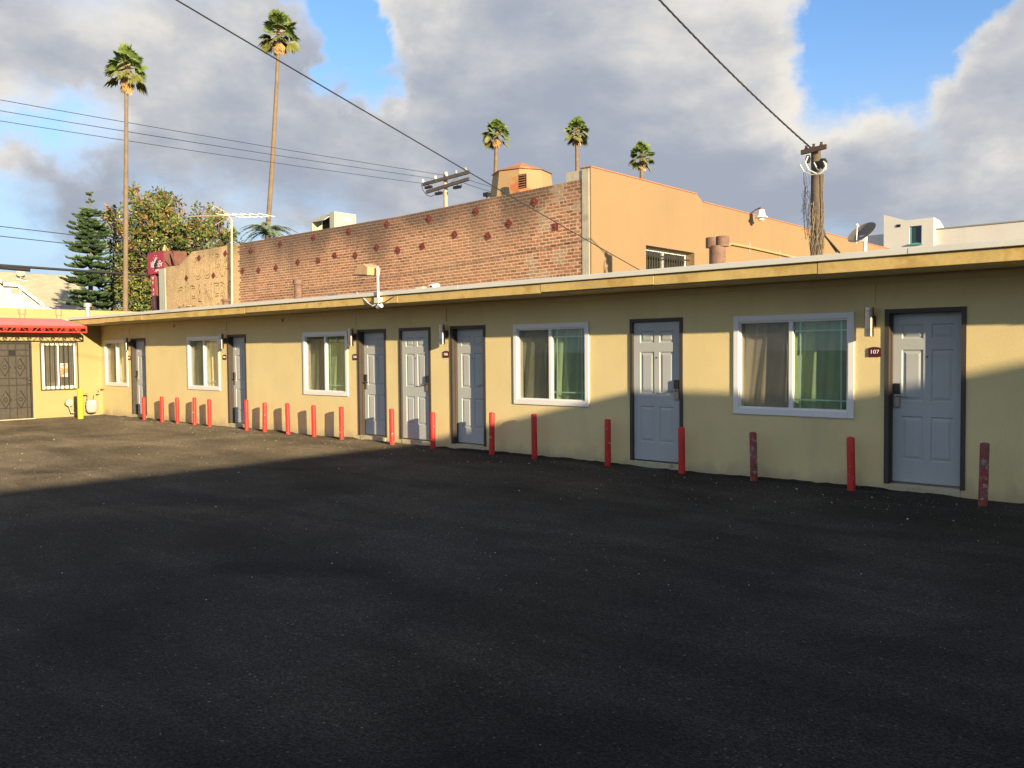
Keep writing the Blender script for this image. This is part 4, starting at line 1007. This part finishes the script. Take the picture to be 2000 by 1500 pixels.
# ---------------------------------------------------------------- white building far right
YW = 35.0
wb = thing('white_building', (-10, YW, 0), 'white stucco building with teal window far behind the motel roof', 'building')
P = lambda px, py: onY(px, py, YW)
tops = [P(1725.5, 421), P(1728, 420), P(1770, 430.5), P(1823, 424.5)]
xl = P(1726, 470).x; xr = P(1823.5, 470).x
w0, w1, wz_0, wz_1 = P(1776, 470).x, P(1800, 470).x, P(1788, 476).z, P(1788, 441).z
b = MB()
tp = lambda x: (tops[1].z + (tops[2].z - tops[1].z) * (x - tops[1].x) / (tops[2].x - tops[1].x)) if x < tops[2].x else tops[2].z + (tops[3].z - tops[2].z) * (x - tops[2].x) / (tops[3].x - tops[2].x)
cut = sorted([xl, tops[2].x, w0, w1, xr])
for a, c in zip(cut[:-1], cut[1:]):
    if abs(a - w0) < 1e-6:
        b.face([(a, YW, -.1), (c, YW, -.1), (c, YW, wz_0), (a, YW, wz_0)]); b.face([(a, YW, wz_1), (c, YW, wz_1), (c, YW, tp(c)), (a, YW, tp(a))])
    else: b.face([(a, YW, -.1), (c, YW, -.1), (c, YW, tp(c)), (a, YW, tp(a))])
pr = onX(1845, 447, xr)
b.face([(xr, YW, -.1), (xr, pr.y, -.1), (xr, pr.y, pr.z), (xr, YW + (pr.y - YW) * .55, tops[3].z - .05), (xr, YW, tp(xr))])
b.face([(xl, pr.y, -.1), (xl, YW, -.1), (xl, YW, tp(xl)), (xl, pr.y, tp(xl))])
b.face([(xl, YW, tp(xl)), (tops[2].x, YW, tops[2].z), (tops[2].x, pr.y, tops[2].z), (xl, pr.y, tp(xl))])
b.face([(tops[2].x, YW, tops[2].z), (xr, YW, tp(xr)), (xr, YW + (pr.y - YW) * .55, tops[3].z - .05), (xr, pr.y, pr.z), (tops[2].x, pr.y, tops[2].z)])
for q in (((w0, wz_0), (w0, wz_1)), ((w1, wz_1), (w1, wz_0)), ((w0, wz_1), (w1, wz_1)), ((w1, wz_0), (w0, wz_0))):
    (xa_, za_), (xb_, zb_) = q; b.face([(xa_, YW, za_), (xb_, YW, zb_), (xb_, YW + .3, zb_), (xa_, YW + .3, za_)])
b.build('stair_tower', whitebld, wb)
yl2 = YW + .35; q0 = onY(1822, 449, yl2); q1 = onY(2080, 425, yl2)
b = MB(); b.prism([(q0.x, yl2, -.1), (q1.x + 14, yl2, -.1), (q1.x + 14, yl2, q1.z), (q0.x, yl2, q0.z)], (0, 9, 0)); b.build('long_wall', whitebld, wb)
d = MB(); d.prism([(q0.x, yl2 - .04, q0.z + .002), (q1.x + 14, yl2 - .04, q1.z + .002), (q1.x + 14, yl2 - .04, q1.z + .06), (q0.x, yl2 - .04, q0.z + .06)], (0, .3, 0)); d.build('coping', mat('grey_coping', (.25, .24, .22), .8, .05), wb)
q2 = onY(1630, 463, yl2); q3 = onY(1727, 457, yl2)
b = MB(); b.prism([(q2.x - 4, yl2, -.1), (xl - .003, yl2, -.1), (xl - .003, yl2, q3.z), (q2.x - 4, yl2, q2.z - .15)], (0, 8, 0)); b.build('low_wall', whitebld, wb)
d = MB()
for a0, a1, c0, c1 in ((w0 + .002, w0 + .07, wz_0 + .002, wz_1 - .002), (w1 - .04, w1 - .002, wz_0 + .002, wz_1 - .002), (w0 + .071, w1 - .041, wz_1 - .04, wz_1 - .002), (w0 + .071, w1 - .041, wz_0 + .002, wz_0 + .05)): d.box((a0, YW + .05, c0), (a1, YW + .12, c1))
ww = d.build('window', teal, wb)
d = MB(); d.box((w0 + .07, YW + .09, wz_0 + .05), (w1 - .04, YW + .1, wz_1 - .04)); d.build('pane', mat('dark_pane', (.03, .05, .055), .15, .02), ww)
d = MB(); d.box((w0 - .08, YW - .08, wz_0 - .06), (w1 + .04, YW - .001, wz_0 - .002)); d.build('sill', teal, ww)
a, c = P(1751, 440), P(1759, 443); d = MB(); d.box((a.x, YW - .03, c.z), (c.x, YW - .001, a.z + .03)); d.build('wall_vent', dark, wb)

# ---------------------------------------------------------------- wooden pole behind the motel with vines
yp = 5.0; pb = onY(1595, 497, yp); pt = onY(1593.5, 291, yp)
t = thing('service_pole', (pb.x, yp, 0), 'short dark wooden service pole wrapped in dry vines and white cable loops', 'utility pole')
d = MB(); d.tube([(pb.x + (pb.x - pt.x) * .8, yp, 0), (pb.x, yp, pb.z), (pt.x, yp, pt.z)], [.13, .11, .085], 12); smooth_by_angle(d.build('pole', wood, t))
a, c = onY(1565, 297, yp - .14), onY(1614, 285, yp - .14)
d = MB(); d.prism([(a.x, yp - .17, a.z - .05), (c.x, yp - .17, c.z - .05), (c.x, yp - .17, c.z + .03), (a.x, yp - .17, a.z + .03)], (0, .06, 0)); d.build('crossarm', mat('arm_wood', (.07, .045, .035), .9, .2, 8), t)
for k in range(3):
    q = a.lerp(c, .2 + .3 * k); d = MB(); d.lathe([(.025, 0), (.035, .02), (.02, .05), (.03, .07)], (q.x, yp - .14, q.z + .02), 8); d.build('insulator', mat('insulator_brown', (.08, .05, .05), .3, .1), t)
d = MB(); q = onY(1602, 318, yp - .08); d.lathe([(.03, -.12), (.06, -.06), (.08, 0), (.05, .06)], (q.x + .06, yp - .1, q.z), 10); q = onY(1579, 310, yp - .08); d.lathe([(.03, -.08), (.05, 0), (.03, .06)], (q.x, yp - .1, q.z), 10); d.build('weatherhead', blackp, t)
for pts in ([(1578, 305), (1573, 318), (1580, 332), (1596, 340), (1607, 334), (1613, 324), (1610, 316)], [(1563, 322), (1570, 335), (1585, 341), (1602, 339), (1612, 331), (1614, 321), (1608, 315)], [(1590, 318), (1596, 330), (1606, 336), (1613, 330), (1612, 318)]):
    d = MB(); d.tube([onY(x_, y_, yp - .2 - .02 * i) for i, (x_, y_) in enumerate(pts)], .013, 6); d.build('cable_loop', wirew, t)
rv = random.Random(5)
d = MB()
for k in range(34):
    x0_ = rv.uniform(1583, 1607); y0_ = rv.uniform(400, 497); pts = []
    px_, py__ = x0_, 499
    up_ = rv.uniform(20, 110)
    for s_ in range(7):
        pts.append(onY(px_, py__ - up_ * s_ / 6, yp - .135 - rv.uniform(0, .05))); px_ += rv.uniform(-5, 5); px_ = max(1580, min(1609, px_))
    d.tube(pts, .006, 4)
d.build('vine', vine_m, t)
d = MB()
for k in range(16):
    x0_ = rv.uniform(1572, 1584); y0_ = rv.uniform(330, 400)
    d.tube([onY(x0_ + rv.uniform(-5, 4) - 1.0 * s_, y0_ + rv.uniform(12, 18) * s_, yp + .02) for s_ in range(6)], .0035, 4)
for k in range(8):
    x0_ = rv.uniform(1604, 1609); d.tube([onY(x0_ + rv.uniform(-2, 2), 340 + 20 * s_, yp - .05) for s_ in range(8)], .006, 4)
d.build('hanging_vine', vine_m, t)
d = MB(); d.tube([onY(1606, 440, yp), onY(1612, 462, yp), onY(1626, 478, yp), onY(1640, 494, yp)], .02, 6); d.tube([onY(1606, 452, yp), onY(1618, 470, yp), onY(1634, 493, yp)], .014, 6); d.build('cable', wirem, t)

# overhead cables
def wire(name, pts, r, material, label, sag=0.0, n=24, twist=None):
    A, B = Vector(pts[0]), Vector(pts[1]); d = MB(); P_ = []
    for i in range(n + 1):
        u_ = i / n; q = A.lerp(B, u_); q.z -= sag * 4 * u_ * (1 - u_); P_.append(q)
    if twist:
        tt = (B - A).normalized(); uu = tt.orthogonal().normalized(); ww_ = tt.cross(uu)
        for s_ in range(3):
            d.tube([q + (uu * math.cos(i * twist + s_ * 2.09) + ww_ * math.sin(i * twist + s_ * 2.09)) * r * 1.1 for i, q in enumerate(P_)], r, 6)
    else: d.tube(P_, r, 6)
    return tag(d.build(name, material), label, 'cable')
wire('overhead_cable', (dep(180, -98, 8.5), onY(1252, 529, 4.5)), .0088, wirem, 'straight dark cable slanting from top left across the brick wall', .03)
wire('service_drop_cable', (dep(1180, -118, 13), onY(1584, 289, yp - .14)), .0085, wirem, 'twisted dark service cable descending to the vine covered pole', .10, 160, .55)
# utility pole in the street beyond the brick building
XS = -43.6; pp0 = onX(870, 336, XS)
t = thing('utility_pole', (pp0.x, pp0.y, 0), 'pale utility pole with two crossarms rising behind the brick wall', 'utility pole')
d = MB(); d.tube([(pp0.x, pp0.y, 0), (pp0.x, pp0.y, pp0.z)], [.19, .14], 10); smooth_by_angle(d.build('pole', palewood, t))
def P2(px, py): return onY(px, py, pp0.y - .22)
arms = []
for (a, c) in (((826, 360), (917, 335.5)), ((833, 375), (917, 348.5))):
    A_, B_ = P2(*a), P2(*c); d = MB(); d.prism([A_ + Vector((0, -.07, -.12)), B_ + Vector((0, -.07, -.12)), B_ + Vector((0, -.07, .1)), A_ + Vector((0, -.07, .1))], (0, .14, 0)); d.build('crossarm', mat('crossarm_grey', (.10, .085, .07), .9, .2), t); arms.append((A_, B_))
for f_ in (.0, .28, .52, .72, .92):
    q = arms[0][0].lerp(arms[0][1], f_); d = MB(); d.lathe([(.05, .1), (.11, .16), (.07, .22), (.11, .28), (.04, .36)], (q.x, q.y, q.z), 8); d.build('insulator', letter_w if f_ < .6 else metergrey, t)
d = MB(); d.tube([P2(893, 346), P2(876, 360)], .04, 5); d.tube([P2(853, 355), P2(868, 372)], .04, 5); d.build('brace', galv, t)
for px, py in ((857, 378), (893, 366), (837, 366)):
    q = P2(px, py); d = MB(); d.box((q.x - .32, q.y - .1, q.z - .08), (q.x + .32, q.y + .1, q.z + .1)); d.tube([q + Vector((0, 0, .1)), q + Vector((0, 0, .42))], .035, 6); d.build('switch_gear', blackp, t)
d = MB(); d.tube([P2(823, 360), P2(826, 371), P2(833, 381), P2(842, 384), P2(848, 381)], .025, 5); d.tube([P2(900, 356), P2(902, 364), P2(897, 368)], .025, 5); d.build('jumper_wire', wirem, t)
for (a, b1_, lab) in (((0, 196), (867, 342), 'uppermost of the three thin street wires at left'), ((0, 208), (849, 349), 'middle of the three thin street wires at left'), ((0, 216), (824, 358), 'lowest of the three thin street wires at left')):
    A_ = onX(-160, a[1] - (b1_[1] - a[1]) / b1_[0] * 160 * 1.08, XS); B_ = P2(*b1_)
    A_.x = B_.x; wire('street_wire', (A_, B_), .017, wirem, lab, .1)
for k, (a, b1_, lab) in enumerate((((917, 352), (962, 362), 'upper thin wire leaving the utility pole to the right'), ((905, 357), (958, 373), 'lower thin wire leaving the utility pole to the right'))):
    wire('street_wire', (P2(*a), onX(b1_[0] + 60, b1_[1] + 15, XS)), .017, wirem, lab, .1)
for k, (a, b1_, r_, lab) in enumerate((((0, 441), (330, 478), .02, 'upper thin cable crossing the dark conifer'), ((0, 460), (330, 495), .02, 'lower thin cable crossing the dark conifer'), ((0, 517), (330, 538.5), .065, 'thick telephone cable crossing in front of the conifer at left'))):
    A_ = onX(-160, a[1] - (b1_[1] - a[1]) / 330 * 160, XS); B_ = onX(b1_[0] + 300, b1_[1] + (b1_[1] - a[1]) / 330 * 300, XS)
    wire('street_cable', (A_, B_), r_, wirem, lab, .05)
q0, q1 = onX(0, 520, XS), onX(58, 523, XS); d = MB(); d.tube([q0 - Vector((0, 0, .05)), q1 - Vector((0, 0, .1))], .09, 8)
tag(d.build('cable_splice', wirem), 'thick splice case on the telephone cable at far left', 'cable splice')

# ---------------------------------------------------------------- trees
def leafcol(base, rng, v=.25): k = rng.uniform(1 - v, 1 + v); return (base[0] * k, base[1] * k, base[2] * k)
def fan_palm(ctop, D, cpx, foot, rad_px, seed, label, lean=0.0, skirt=1.0):
    rg = random.Random(seed)
    top = dep(cpx[0], cpx[1], D); r = rad_px / FPX * D
    low = dep(foot[0], foot[1], D); dirv = (low - top); k = top.z / -dirv.z; base = top + dirv * k; base.z = 0
    t = thing('fan_palm', base, label, 'palm tree', 'tall fan palms on the skyline')
    d = MB(); pts = []; rs = []; n = 14
    for i in range(n + 1):
        u_ = i / n; p = base.lerp(top, u_); p += Vector((math.sin(u_ * 3.1) * lean, 0, 0)); pts.append(p); rs.append((.205 - .075 * u_ + (.10 * max(0, .08 - u_) / .08) + rg.uniform(-.008, .008)) * D / 62)
    d.tube(pts, rs, 10); smooth_by_angle(d.build('trunk', palmbark, t), 60)
    cr = MB(); sk = MB()
    def fan(org, dirv, L_, blade, droop, col, tgt, nseg=15, spread=1.25):
        dirv = dirv.normalized(); sdv = dirv.cross(Vector((0, 0, 1)))
        if sdv.length < .1: sdv = dirv.cross(Vector((1, 0, 0)))
        sdv.normalize(); sdv = (Matrix.Rotation(rg.uniform(-.9, .9), 3, dirv) @ sdv); nrm = sdv.cross(dirv)
        hub = org + dirv * L_ + Vector((0, 0, -droop * L_ * .35))
        tgt.col = (.26, .20, .08); tgt.tube([org, org + dirv * L_ * .5 + Vector((0, 0, -droop * L_ * .08)), hub], [.035, .028, .02], 4, False)
        for s_ in range(nseg):
            a = (s_ / (nseg - 1) - .5) * 2 * spread; ln = blade * (1 - .22 * abs(a) / spread) * rg.uniform(.88, 1.08)
            v = dirv * math.cos(a) + sdv * math.sin(a); pv = -dirv * math.sin(a) + sdv * math.cos(a)
            wd = blade * .095; fold = nrm * (.04 * blade)
            m_ = hub + v * ln * .55 + Vector((0, 0, -droop * ln * .10)); tip = hub + v * ln * .92 + Vector((0, 0, -droop * ln * .55)) + nrm * rg.uniform(-.05, .05)
            tgt.col = leafcol(col, rg, .22)
            n_ = len(tgt.v); tgt.poly([hub, m_ + pv * wd - fold, tip, m_ - pv * wd - fold, m_ + fold], [(0, 1, 4), (1, 2, 4), (2, 3, 4), (3, 0, 4)])
    for k in range(34):
        az = k * 2.399 + rg.uniform(-.3, .3); u_ = k / 33; el = math.radians(84 - 112 * u_ ** .9 + rg.uniform(-14, 14))
        dv = Vector((math.cos(az) * math.cos(el) + .05, math.sin(az) * math.cos(el), math.sin(el)))
        base_c = (.125, .185, .035) if u_ < .75 else (.15, .16, .04)
        fan(top + Vector((0, 0, .15 - .5 * u_)), dv, r * rg.uniform(.34, .52), r * rg.uniform(.52, .66), .25 + .5 * u_, base_c, cr)
    for k in range(int(20 * skirt)):
        az = rg.uniform(-3.1, 1.0) if skirt < 1.5 else rg.uniform(0, 6.28); dv = Vector((math.cos(az) * .42, math.sin(az) * .42, -1))
        fan(top + Vector((0, 0, -.35 - rg.uniform(0, .4))), dv, r * rg.uniform(.10, .28), r * .50, .2, (.40, .25, .10), sk, 9, .45)
    cr.build('crown', leaf_m, t, color=True); sk.build('dead_frond_skirt', leaf_m, t, color=True)
fan_palm(None, 43, (247, 128), (245, 605), 44, 11, 'tall fan palm furthest left on the skyline')
fan_palm(None, 62, (545, 62), (517, 460), 43, 12, 'tallest fan palm with slightly leaning trunk left of the utility wires', .35)
fan_palm(None, 95, (970, 258), (966.5, 380), 29, 13, 'fan palm rising behind the rooftop hood')
fan_palm(None, 95, (1126, 255), (1127.5, 345), 29, 14, 'fan palm rising behind the top corner of the brick building')
fan_palm(None, 95, (1253, 302), (1253, 350), 28, 15, 'fan palm furthest right above the orange wall', 0, 1.2)
# broadleaf tree
def broadleaf():
    rg = random.Random(31); D = 50; k = D / FPX
    base = dep(300, 610, D); base.z = 0
    t = thing('magnolia_tree', base, 'broad green and rusty leaved evergreen tree behind the red sign', 'tree')
    lobes = [(268, 425, 46), (300, 405, 38), (325, 412, 34), (342, 440, 40), (300, 455, 62), (345, 480, 60), (250, 480, 42), (400, 430, 30), (415, 420, 22), (425, 455, 34), (400, 480, 44), (450, 470, 20), (300, 520, 66), (250, 545, 46), (225, 530, 30), (215, 560, 34), (240, 585, 40), (300, 575, 60), (350, 540, 60), (385, 520, 46), (440, 495, 30), (270, 385, 18), (318, 388, 16), (228, 455, 20), (212, 430, 9), (215, 420, 6), (325, 560, 50), (290, 600, 44), (345, 595, 50), (320, 500, 50), (265, 505, 46), (235, 600, 40)]
    lv = MB(); tr = MB()
    root = base + Vector((0, 0, 0)); fork = base + Vector((0, 0, 3.2))
    tr.tube([root, base + Vector((.1, .1, 1.6)), fork], [.38, .28, .24], 10)
    for (px, py, rp) in lobes:
        c = dep(px, py, D + rg.uniform(-2.0, 2.0)); r = rp * k
        mid = fork.lerp(c, .5) + Vector((rg.uniform(-.4, .4), rg.uniform(-.4, .4), rg.uniform(-.2, .5)))
        tr.tube([fork, mid, c], [.13, .075, .03], 6)
        ncl = max(6, int(66 * (r / 1.6) ** 2))
        for q in range(ncl):
            v = Vector((rg.gauss(0, 1), rg.gauss(0, 1), rg.gauss(0, 1))).normalized() * r * rg.uniform(.35, 1.05) ** .6
            cc = c + v; tr.tube([c + v * .3, cc], [.022, .010], 4, False)
            upper = (cc.z - 7.5) / 5; rusty = rg.random() < .10 + .42 * max(0, upper); tone = rg.uniform(.7, 1.3)
            for s_ in range(rg.randint(16, 24)):
                ld = Vector((rg.gauss(0, 1), rg.gauss(0, 1), rg.gauss(.25, .9))).normalized(); o_ = cc + ld * rg.uniform(.0, .28); L_ = rg.uniform(.17, .27); wd = L_ * .26
                sdv = ld.cross(Vector((rg.gauss(0, 1), rg.gauss(0, 1), rg.gauss(0, 1)))).normalized()
                x_ = rg.random()
                if x_ < (.62 if rusty else .07): lv.col = leafcol((.23 * tone, .125 * tone, .035 * tone), rg, .25)
                elif x_ < .42: lv.col = leafcol((.15 * tone, .165 * tone, .03 * tone), rg, .25)
                elif x_ > .992: lv.col = (.55, .50, .36)
                else: lv.col = leafcol((.075 * tone, .115 * tone, .024 * tone), rg, .3)
                nn = sdv.cross(ld) * wd * .35
                lv.poly([o_, o_ + ld * L_ * .5 + sdv * wd + nn, o_ + ld * L_, o_ + ld * L_ * .5 - sdv * wd + nn], [(0, 1, 2), (0, 2, 3)])
    tr.build('trunk', bark, t, smooth=True); lv.build('crown', leaf_m, t, color=True)
broadleaf()
# Norfolk pine style conifer in tiers
def conifer():
    rg = random.Random(41); D = 47; k = D / FPX
    base = dep(174, 605, D); base.z = 0; top = dep(176, 379, D)
    t = thing('tiered_conifer', base, 'dark tiered conifer with flat whorls of branches at left', 'tree')
    tr = MB(); tr.tube([base, base.lerp(top, .5), top], [.22, .13, .02], 8); tr.build('trunk', bark, t, smooth=True)
    fo = MB()
    tiers = [(384, 8), (390, 11), (409, 22), (414, 27), (420, 30), (425, 29), (438, 33), (443, 38), (448, 41), (453, 40), (458, 36), (466, 40), (471, 44), (477, 46), (484, 44), (491, 40), (503, 42), (510, 46), (517, 48), (526, 45), (538, 48), (546, 52), (554, 50), (566, 50), (574, 55), (582, 54), (594, 58), (604, 60), (614, 60), (630, 60)]
    for py, rp in tiers:
        c0 = dep(175, py, D); r = rp * k * .86
        nb = 7 if rp > 20 else 5
        ph = rg.uniform(0, 6.28)
        for b_ in range(nb):
            az = ph + b_ * 2 * math.pi / nb + rg.uniform(-.15, .15); R_ = r * rg.uniform(.58, 1.10)
            hv = Vector((math.cos(az), math.sin(az), 0)); sv = Vector((-math.sin(az), math.cos(az), 0))
            dr = -.10 if py < 470 else -.22
            fo.col = (.07, .06, .035)
            c0 = c0 + Vector((0, 0, rg.uniform(-.09, .09)))
            ax_ = [c0 + hv * R_ * u_ + Vector((0, 0, R_ * (dr * math.sin(u_ * 2.2) + .12 * u_ * u_))) for u_ in (0, .33, .66, 1)]
            fo.tube(ax_, [.035, .025, .018, .01], 4, False)
            nn = int(9 + 13 * min(1, rp / 40))
            for s_ in range(nn):
                u_ = .16 + .84 * s_ / (nn - 1); o_ = c0 + hv * R_ * u_ + Vector((0, 0, R_ * (dr * math.sin(u_ * 2.2) + .12 * u_ * u_)))
                for sg in (-1, 1, 0):
                    L_ = R_ * (.30 if sg else .18) * (1.15 - .6 * u_) * rg.uniform(.8, 1.2) + .05
                    v = (hv * .75 + sv * sg * .75 + Vector((0, 0, .30 + rg.uniform(-.1, .25)))).normalized()
                    fo.col = leafcol((.045, .085, .034) if rg.random() < .6 else (.075, .125, .05), rg, .3)
                    fo.tube([o_, o_ + v * L_ * .55 + Vector((0, 0, -.015)), o_ + v * L_ + Vector((0, 0, .05 * L_))], [.034, .046, .014], 4, False)
    fo.build('crown', leaf_m, t, color=True)
conifer()
# feather palm peeping over the bricks
def feather_palm():
    rg = random.Random(51); D = 56; k = D / FPX; top = dep(523, 455, D); base = Vector((top.x, top.y, 0))
    t = thing('feather_palm', base, 'bushy feather palm showing just above the brick wall', 'palm tree')
    d = MB(); d.tube([base, base.lerp(top, .5) + Vector((.1, 0, 0)), top], [.28, .2, .17], 8); d.build('trunk', palmbark, t, smooth=True)
    fo = MB()
    for f_ in range(30):
        az = f_ * 2.399; el = math.radians(rg.uniform(5, 80)); L_ = rg.uniform(48, 66) * k
        hv = Vector((math.cos(az), math.sin(az), 0)); sv = Vector((-math.sin(az), math.cos(az), 0))
        def pos(u_): return top + hv * L_ * u_ * math.cos(el * (1 - .4 * u_)) + Vector((0, 0, L_ * (u_ * math.sin(el) - .75 * u_ * u_)))
        fo.col = (.10, .11, .05); fo.tube([pos(u_ / 5) for u_ in range(6)], [.03, .026, .02, .016, .012, .006], 4, False)
        for s_ in range(26):
            u_ = .14 + .86 * s_ / 25; o_ = pos(u_)
            for sg in (-1, 1):
                v = (sv * sg * .8 + hv * .35 + Vector((0, 0, -.25 + rg.uniform(-.25, .25)))).normalized(); ll = rg.uniform(.30, .45) * (1.1 - .5 * u_)
                fo.col = leafcol((.085, .125, .065), rg, .3); q = v.cross(hv).normalized() * .022
                fo.poly([o_ - q, o_ + q, o_ + v * ll + Vector((0, 0, -.12 * ll))], [(0, 1, 2)])
    fo.build('crown', leaf_m, t, color=True)
feather_palm()

# ---------------------------------------------------------------- house across the street
XH = -62.0
t = thing('grey_house', (XH, 8, 0), 'grey sided house with pale shingle roof and dormer across the street', 'house')
def H(px, py, x=XH): return onX(px, py, x)
e0, e1 = H(86, 601), H(190, 603); rg0, rg1 = H(-160, 524, XH - 4.2), H(160, 541, XH - 4.2)
ez = e0.z
b = MB(); b.prism([(XH - .5, -6, -.1), (XH - .5, e1.y, -.1), (XH - .5, e1.y, ez - .1), (XH - .5, -6, ez - .1)], (-8, 0, 0)); b.build('wall', housew, t)
zr = (rg0.z + rg1.z) / 2 + .05
rr_ = random.Random(9)
b = MB()                                                       # roof in overlapping shingle courses
nc = 26
for i in range(nc):
    u0, u1 = i / nc, (i + 1) / nc
    xa_, xb_ = XH - 4.2 * u0, XH - 4.2 * u1; za_, zb_ = ez + (zr - ez) * u0, ez + (zr - ez) * u1
    b.face([(xa_, -8, za_ + .05), (xa_, e1.y + .3, za_ + .05), (xb_, e1.y + .3, zb_ + .02), (xb_, -8, zb_ + .02)]); b.face([(xa_, -8, za_ - .01), (xa_, e1.y + .3, za_ - .01), (xa_, e1.y + .3, za_ + .05), (xa_, -8, za_ + .05)])
b.face([(XH - 4.2, -8, zr + .02), (XH - 4.2, e1.y + .3, zr + .02), (XH - 8.6, e1.y + .3, ez), (XH - 8.6, -8, ez)]); b.face([(XH, e1.y + .2, ez), (XH - 8.6, e1.y + .2, ez), (XH - 4.2, e1.y + .2, zr)])
roof2 = b.build('roof', shingle, t)
b = MB(); b.box((XH + .0, e0.y - .2, ez - .22), (XH + .06, e1.y + .3, ez - .012)); b.build('eave_trim', housetrim, t)
# projecting wing with clipped gable
XG = XH + 2.2
g = [H(-60, 520, XG), H(4, 553, XG), H(7, 557, XG), H(34, 559, XG), H(87, 600, XG), H(87, 640, XG), H(-60, 640, XG)]
zc = g[3].z; g[2].z = zc
b = MB(); b.prism([(XG - .35, p.y, p.z) for p in g], (-2.4, 0, 0)); b.build('wing_wall', housew, t)
for k in range(9):
    zz = g[5].z + .35 + k * .22; ymax = g[3].y + (g[4].y - g[3].y) * max(0, min(1, (zc - zz) / (zc - g[4].z))) - .1
    d = MB(); d.prism([(XG - .352, g[6].y, zz), (XG - .352, ymax, zz), (XG - .352, ymax, zz + .012), (XG - .325, ymax, zz), (XG - .325, g[6].y, zz), (XG - .352, g[6].y, zz)][1:5], (0, -.01, 0)) if False else None
    d = MB(); d.box((XG - .349, g[6].y, zz), (XG - .315, ymax, zz + .03)); d.build('siding_board', housew, t)
for a, c in ((g[0], g[1]), (g[2], g[3]), (g[3], g[4])):
    d = MB(); d.prism([(XG, a.y, a.z - .02), (XG, c.y, c.z - .02), (XG, c.y, c.z + .2), (XG, a.y, a.z + .2)], (-.1, 0, 0)); d.build('rake_trim', housetrim, t)
    d = MB(); d.prism([(XG + .02, a.y, a.z + .205), (XG + .02, c.y, c.z + .205), (XG + .02, c.y, c.z + .27), (XG + .02, a.y, a.z + .27)], (-4.5, 0, 0)); d.build('wing_roof', shingle, t)
a, c = H(19.5, 562, XG), H(46, 604, XG); d = MB(); d.box((XG - .348, a.y, c.z), (XG - .25, c.y, a.z)); d.build('white_bay', housetrim, t)
a, c = H(24.5, 563, XG), H(41, 574, XG); d = MB(); d.box((XG - .249, a.y, c.z), (XG - .235, c.y, a.z)); d.build('bay_window', mat('bay_screen', (.30, .28, .2), .6, .05), t)
p = H(41, 534, XH - 3.2); t = thing('house_satellite_dish', (p.x, p.y, p.z - 1.2), 'small tan satellite dish on the house roof', 'satellite dish')
d = MB(); axd = Vector((.75, -.45, .4)).normalized(); d.tube([p - axd * .05, p, p + axd * .07], [.06, .22, .28], 18); d.build('reflector', mat('dish_tan', (.36, .32, .25), .6, .05), t)
d = MB(); d.tube([p, Vector((p.x, p.y - .05, p.z - .5)), Vector((p.x - .1, p.y - .15, p.z - 1.25))], .045, 6); d.tube([p - Vector((0, 0, .3)), p + Vector((.35, .35, -.35))], .03, 5); d.tube([Vector((p.x, p.y - .35, p.z - .42)), Vector((p.x, p.y + .45, p.z - .5))], .06, 5); d.build('mount', galv, t)

# ---------------------------------------------------------------- motel wing behind the camera, whose shadow lies over the lot
t = thing('opposite_motel_wing', (12, -14, 0), 'yellow stucco motel wing across the lot to the right', 'building')
k = 4.0; xA = -7.0 + 3.3 * k; hA = 1.13 + .75 * k
b = MB(); b.box((xA + .5, -34, -.1), (30, -k - .4, hA - .2)); b.build('wall', stucco, t)
b = MB(); b.box((xA, -34.5, hA - .2), (30.5, -k, hA)); b.build('roof', roof_m, t)
hB = 5.5; xB = -8.8 + 4.4 * hB
b = MB(); b.box((xB, -34, hA + .002), (30, -4.6, hB)); b.build('upper_storey', stucco, t)

# ---------------------------------------------------------------- loose grit on the asphalt
rg = random.Random(77); d = MB()
pale = [(.40, .37, .30), (.30, .29, .26), (.5, .47, .4), (.16, .15, .13)]
for k in range(1500):
    if k < 620: x = rg.uniform(-24, -1.5); y = -abs(rg.gauss(0, .75)) - .25
    else: x = rg.uniform(-22, 1); y = rg.uniform(-9.2, -.3)
    dist = math.hypot(x, y + 10.58); s_ = rg.uniform(.004, .009) * (1 if dist > 6 else .6)
    if rg.random() < .05: s_ *= 2.0
    a = rg.uniform(0, 6.28); ca, sa = math.cos(a) * s_, math.sin(a) * s_ * rg.uniform(.5, 1); d.col = rg.choice(pale)
    h = s_ * .7
    d.poly([(x + ca, y + sa, -.001), (x - sa, y + ca, -.001), (x - ca, y - sa, -.001), (x + sa, y - ca, -.001), (x, y, h)], [(0, 1, 4), (1, 2, 4), (2, 3, 4), (3, 0, 4)])
o = d.build('grit', leaf_m, None, color=True); o['kind'] = 'stuff'; o['label'] = 'pale grit and chips scattered over the asphalt'; o['category'] = 'gravel'
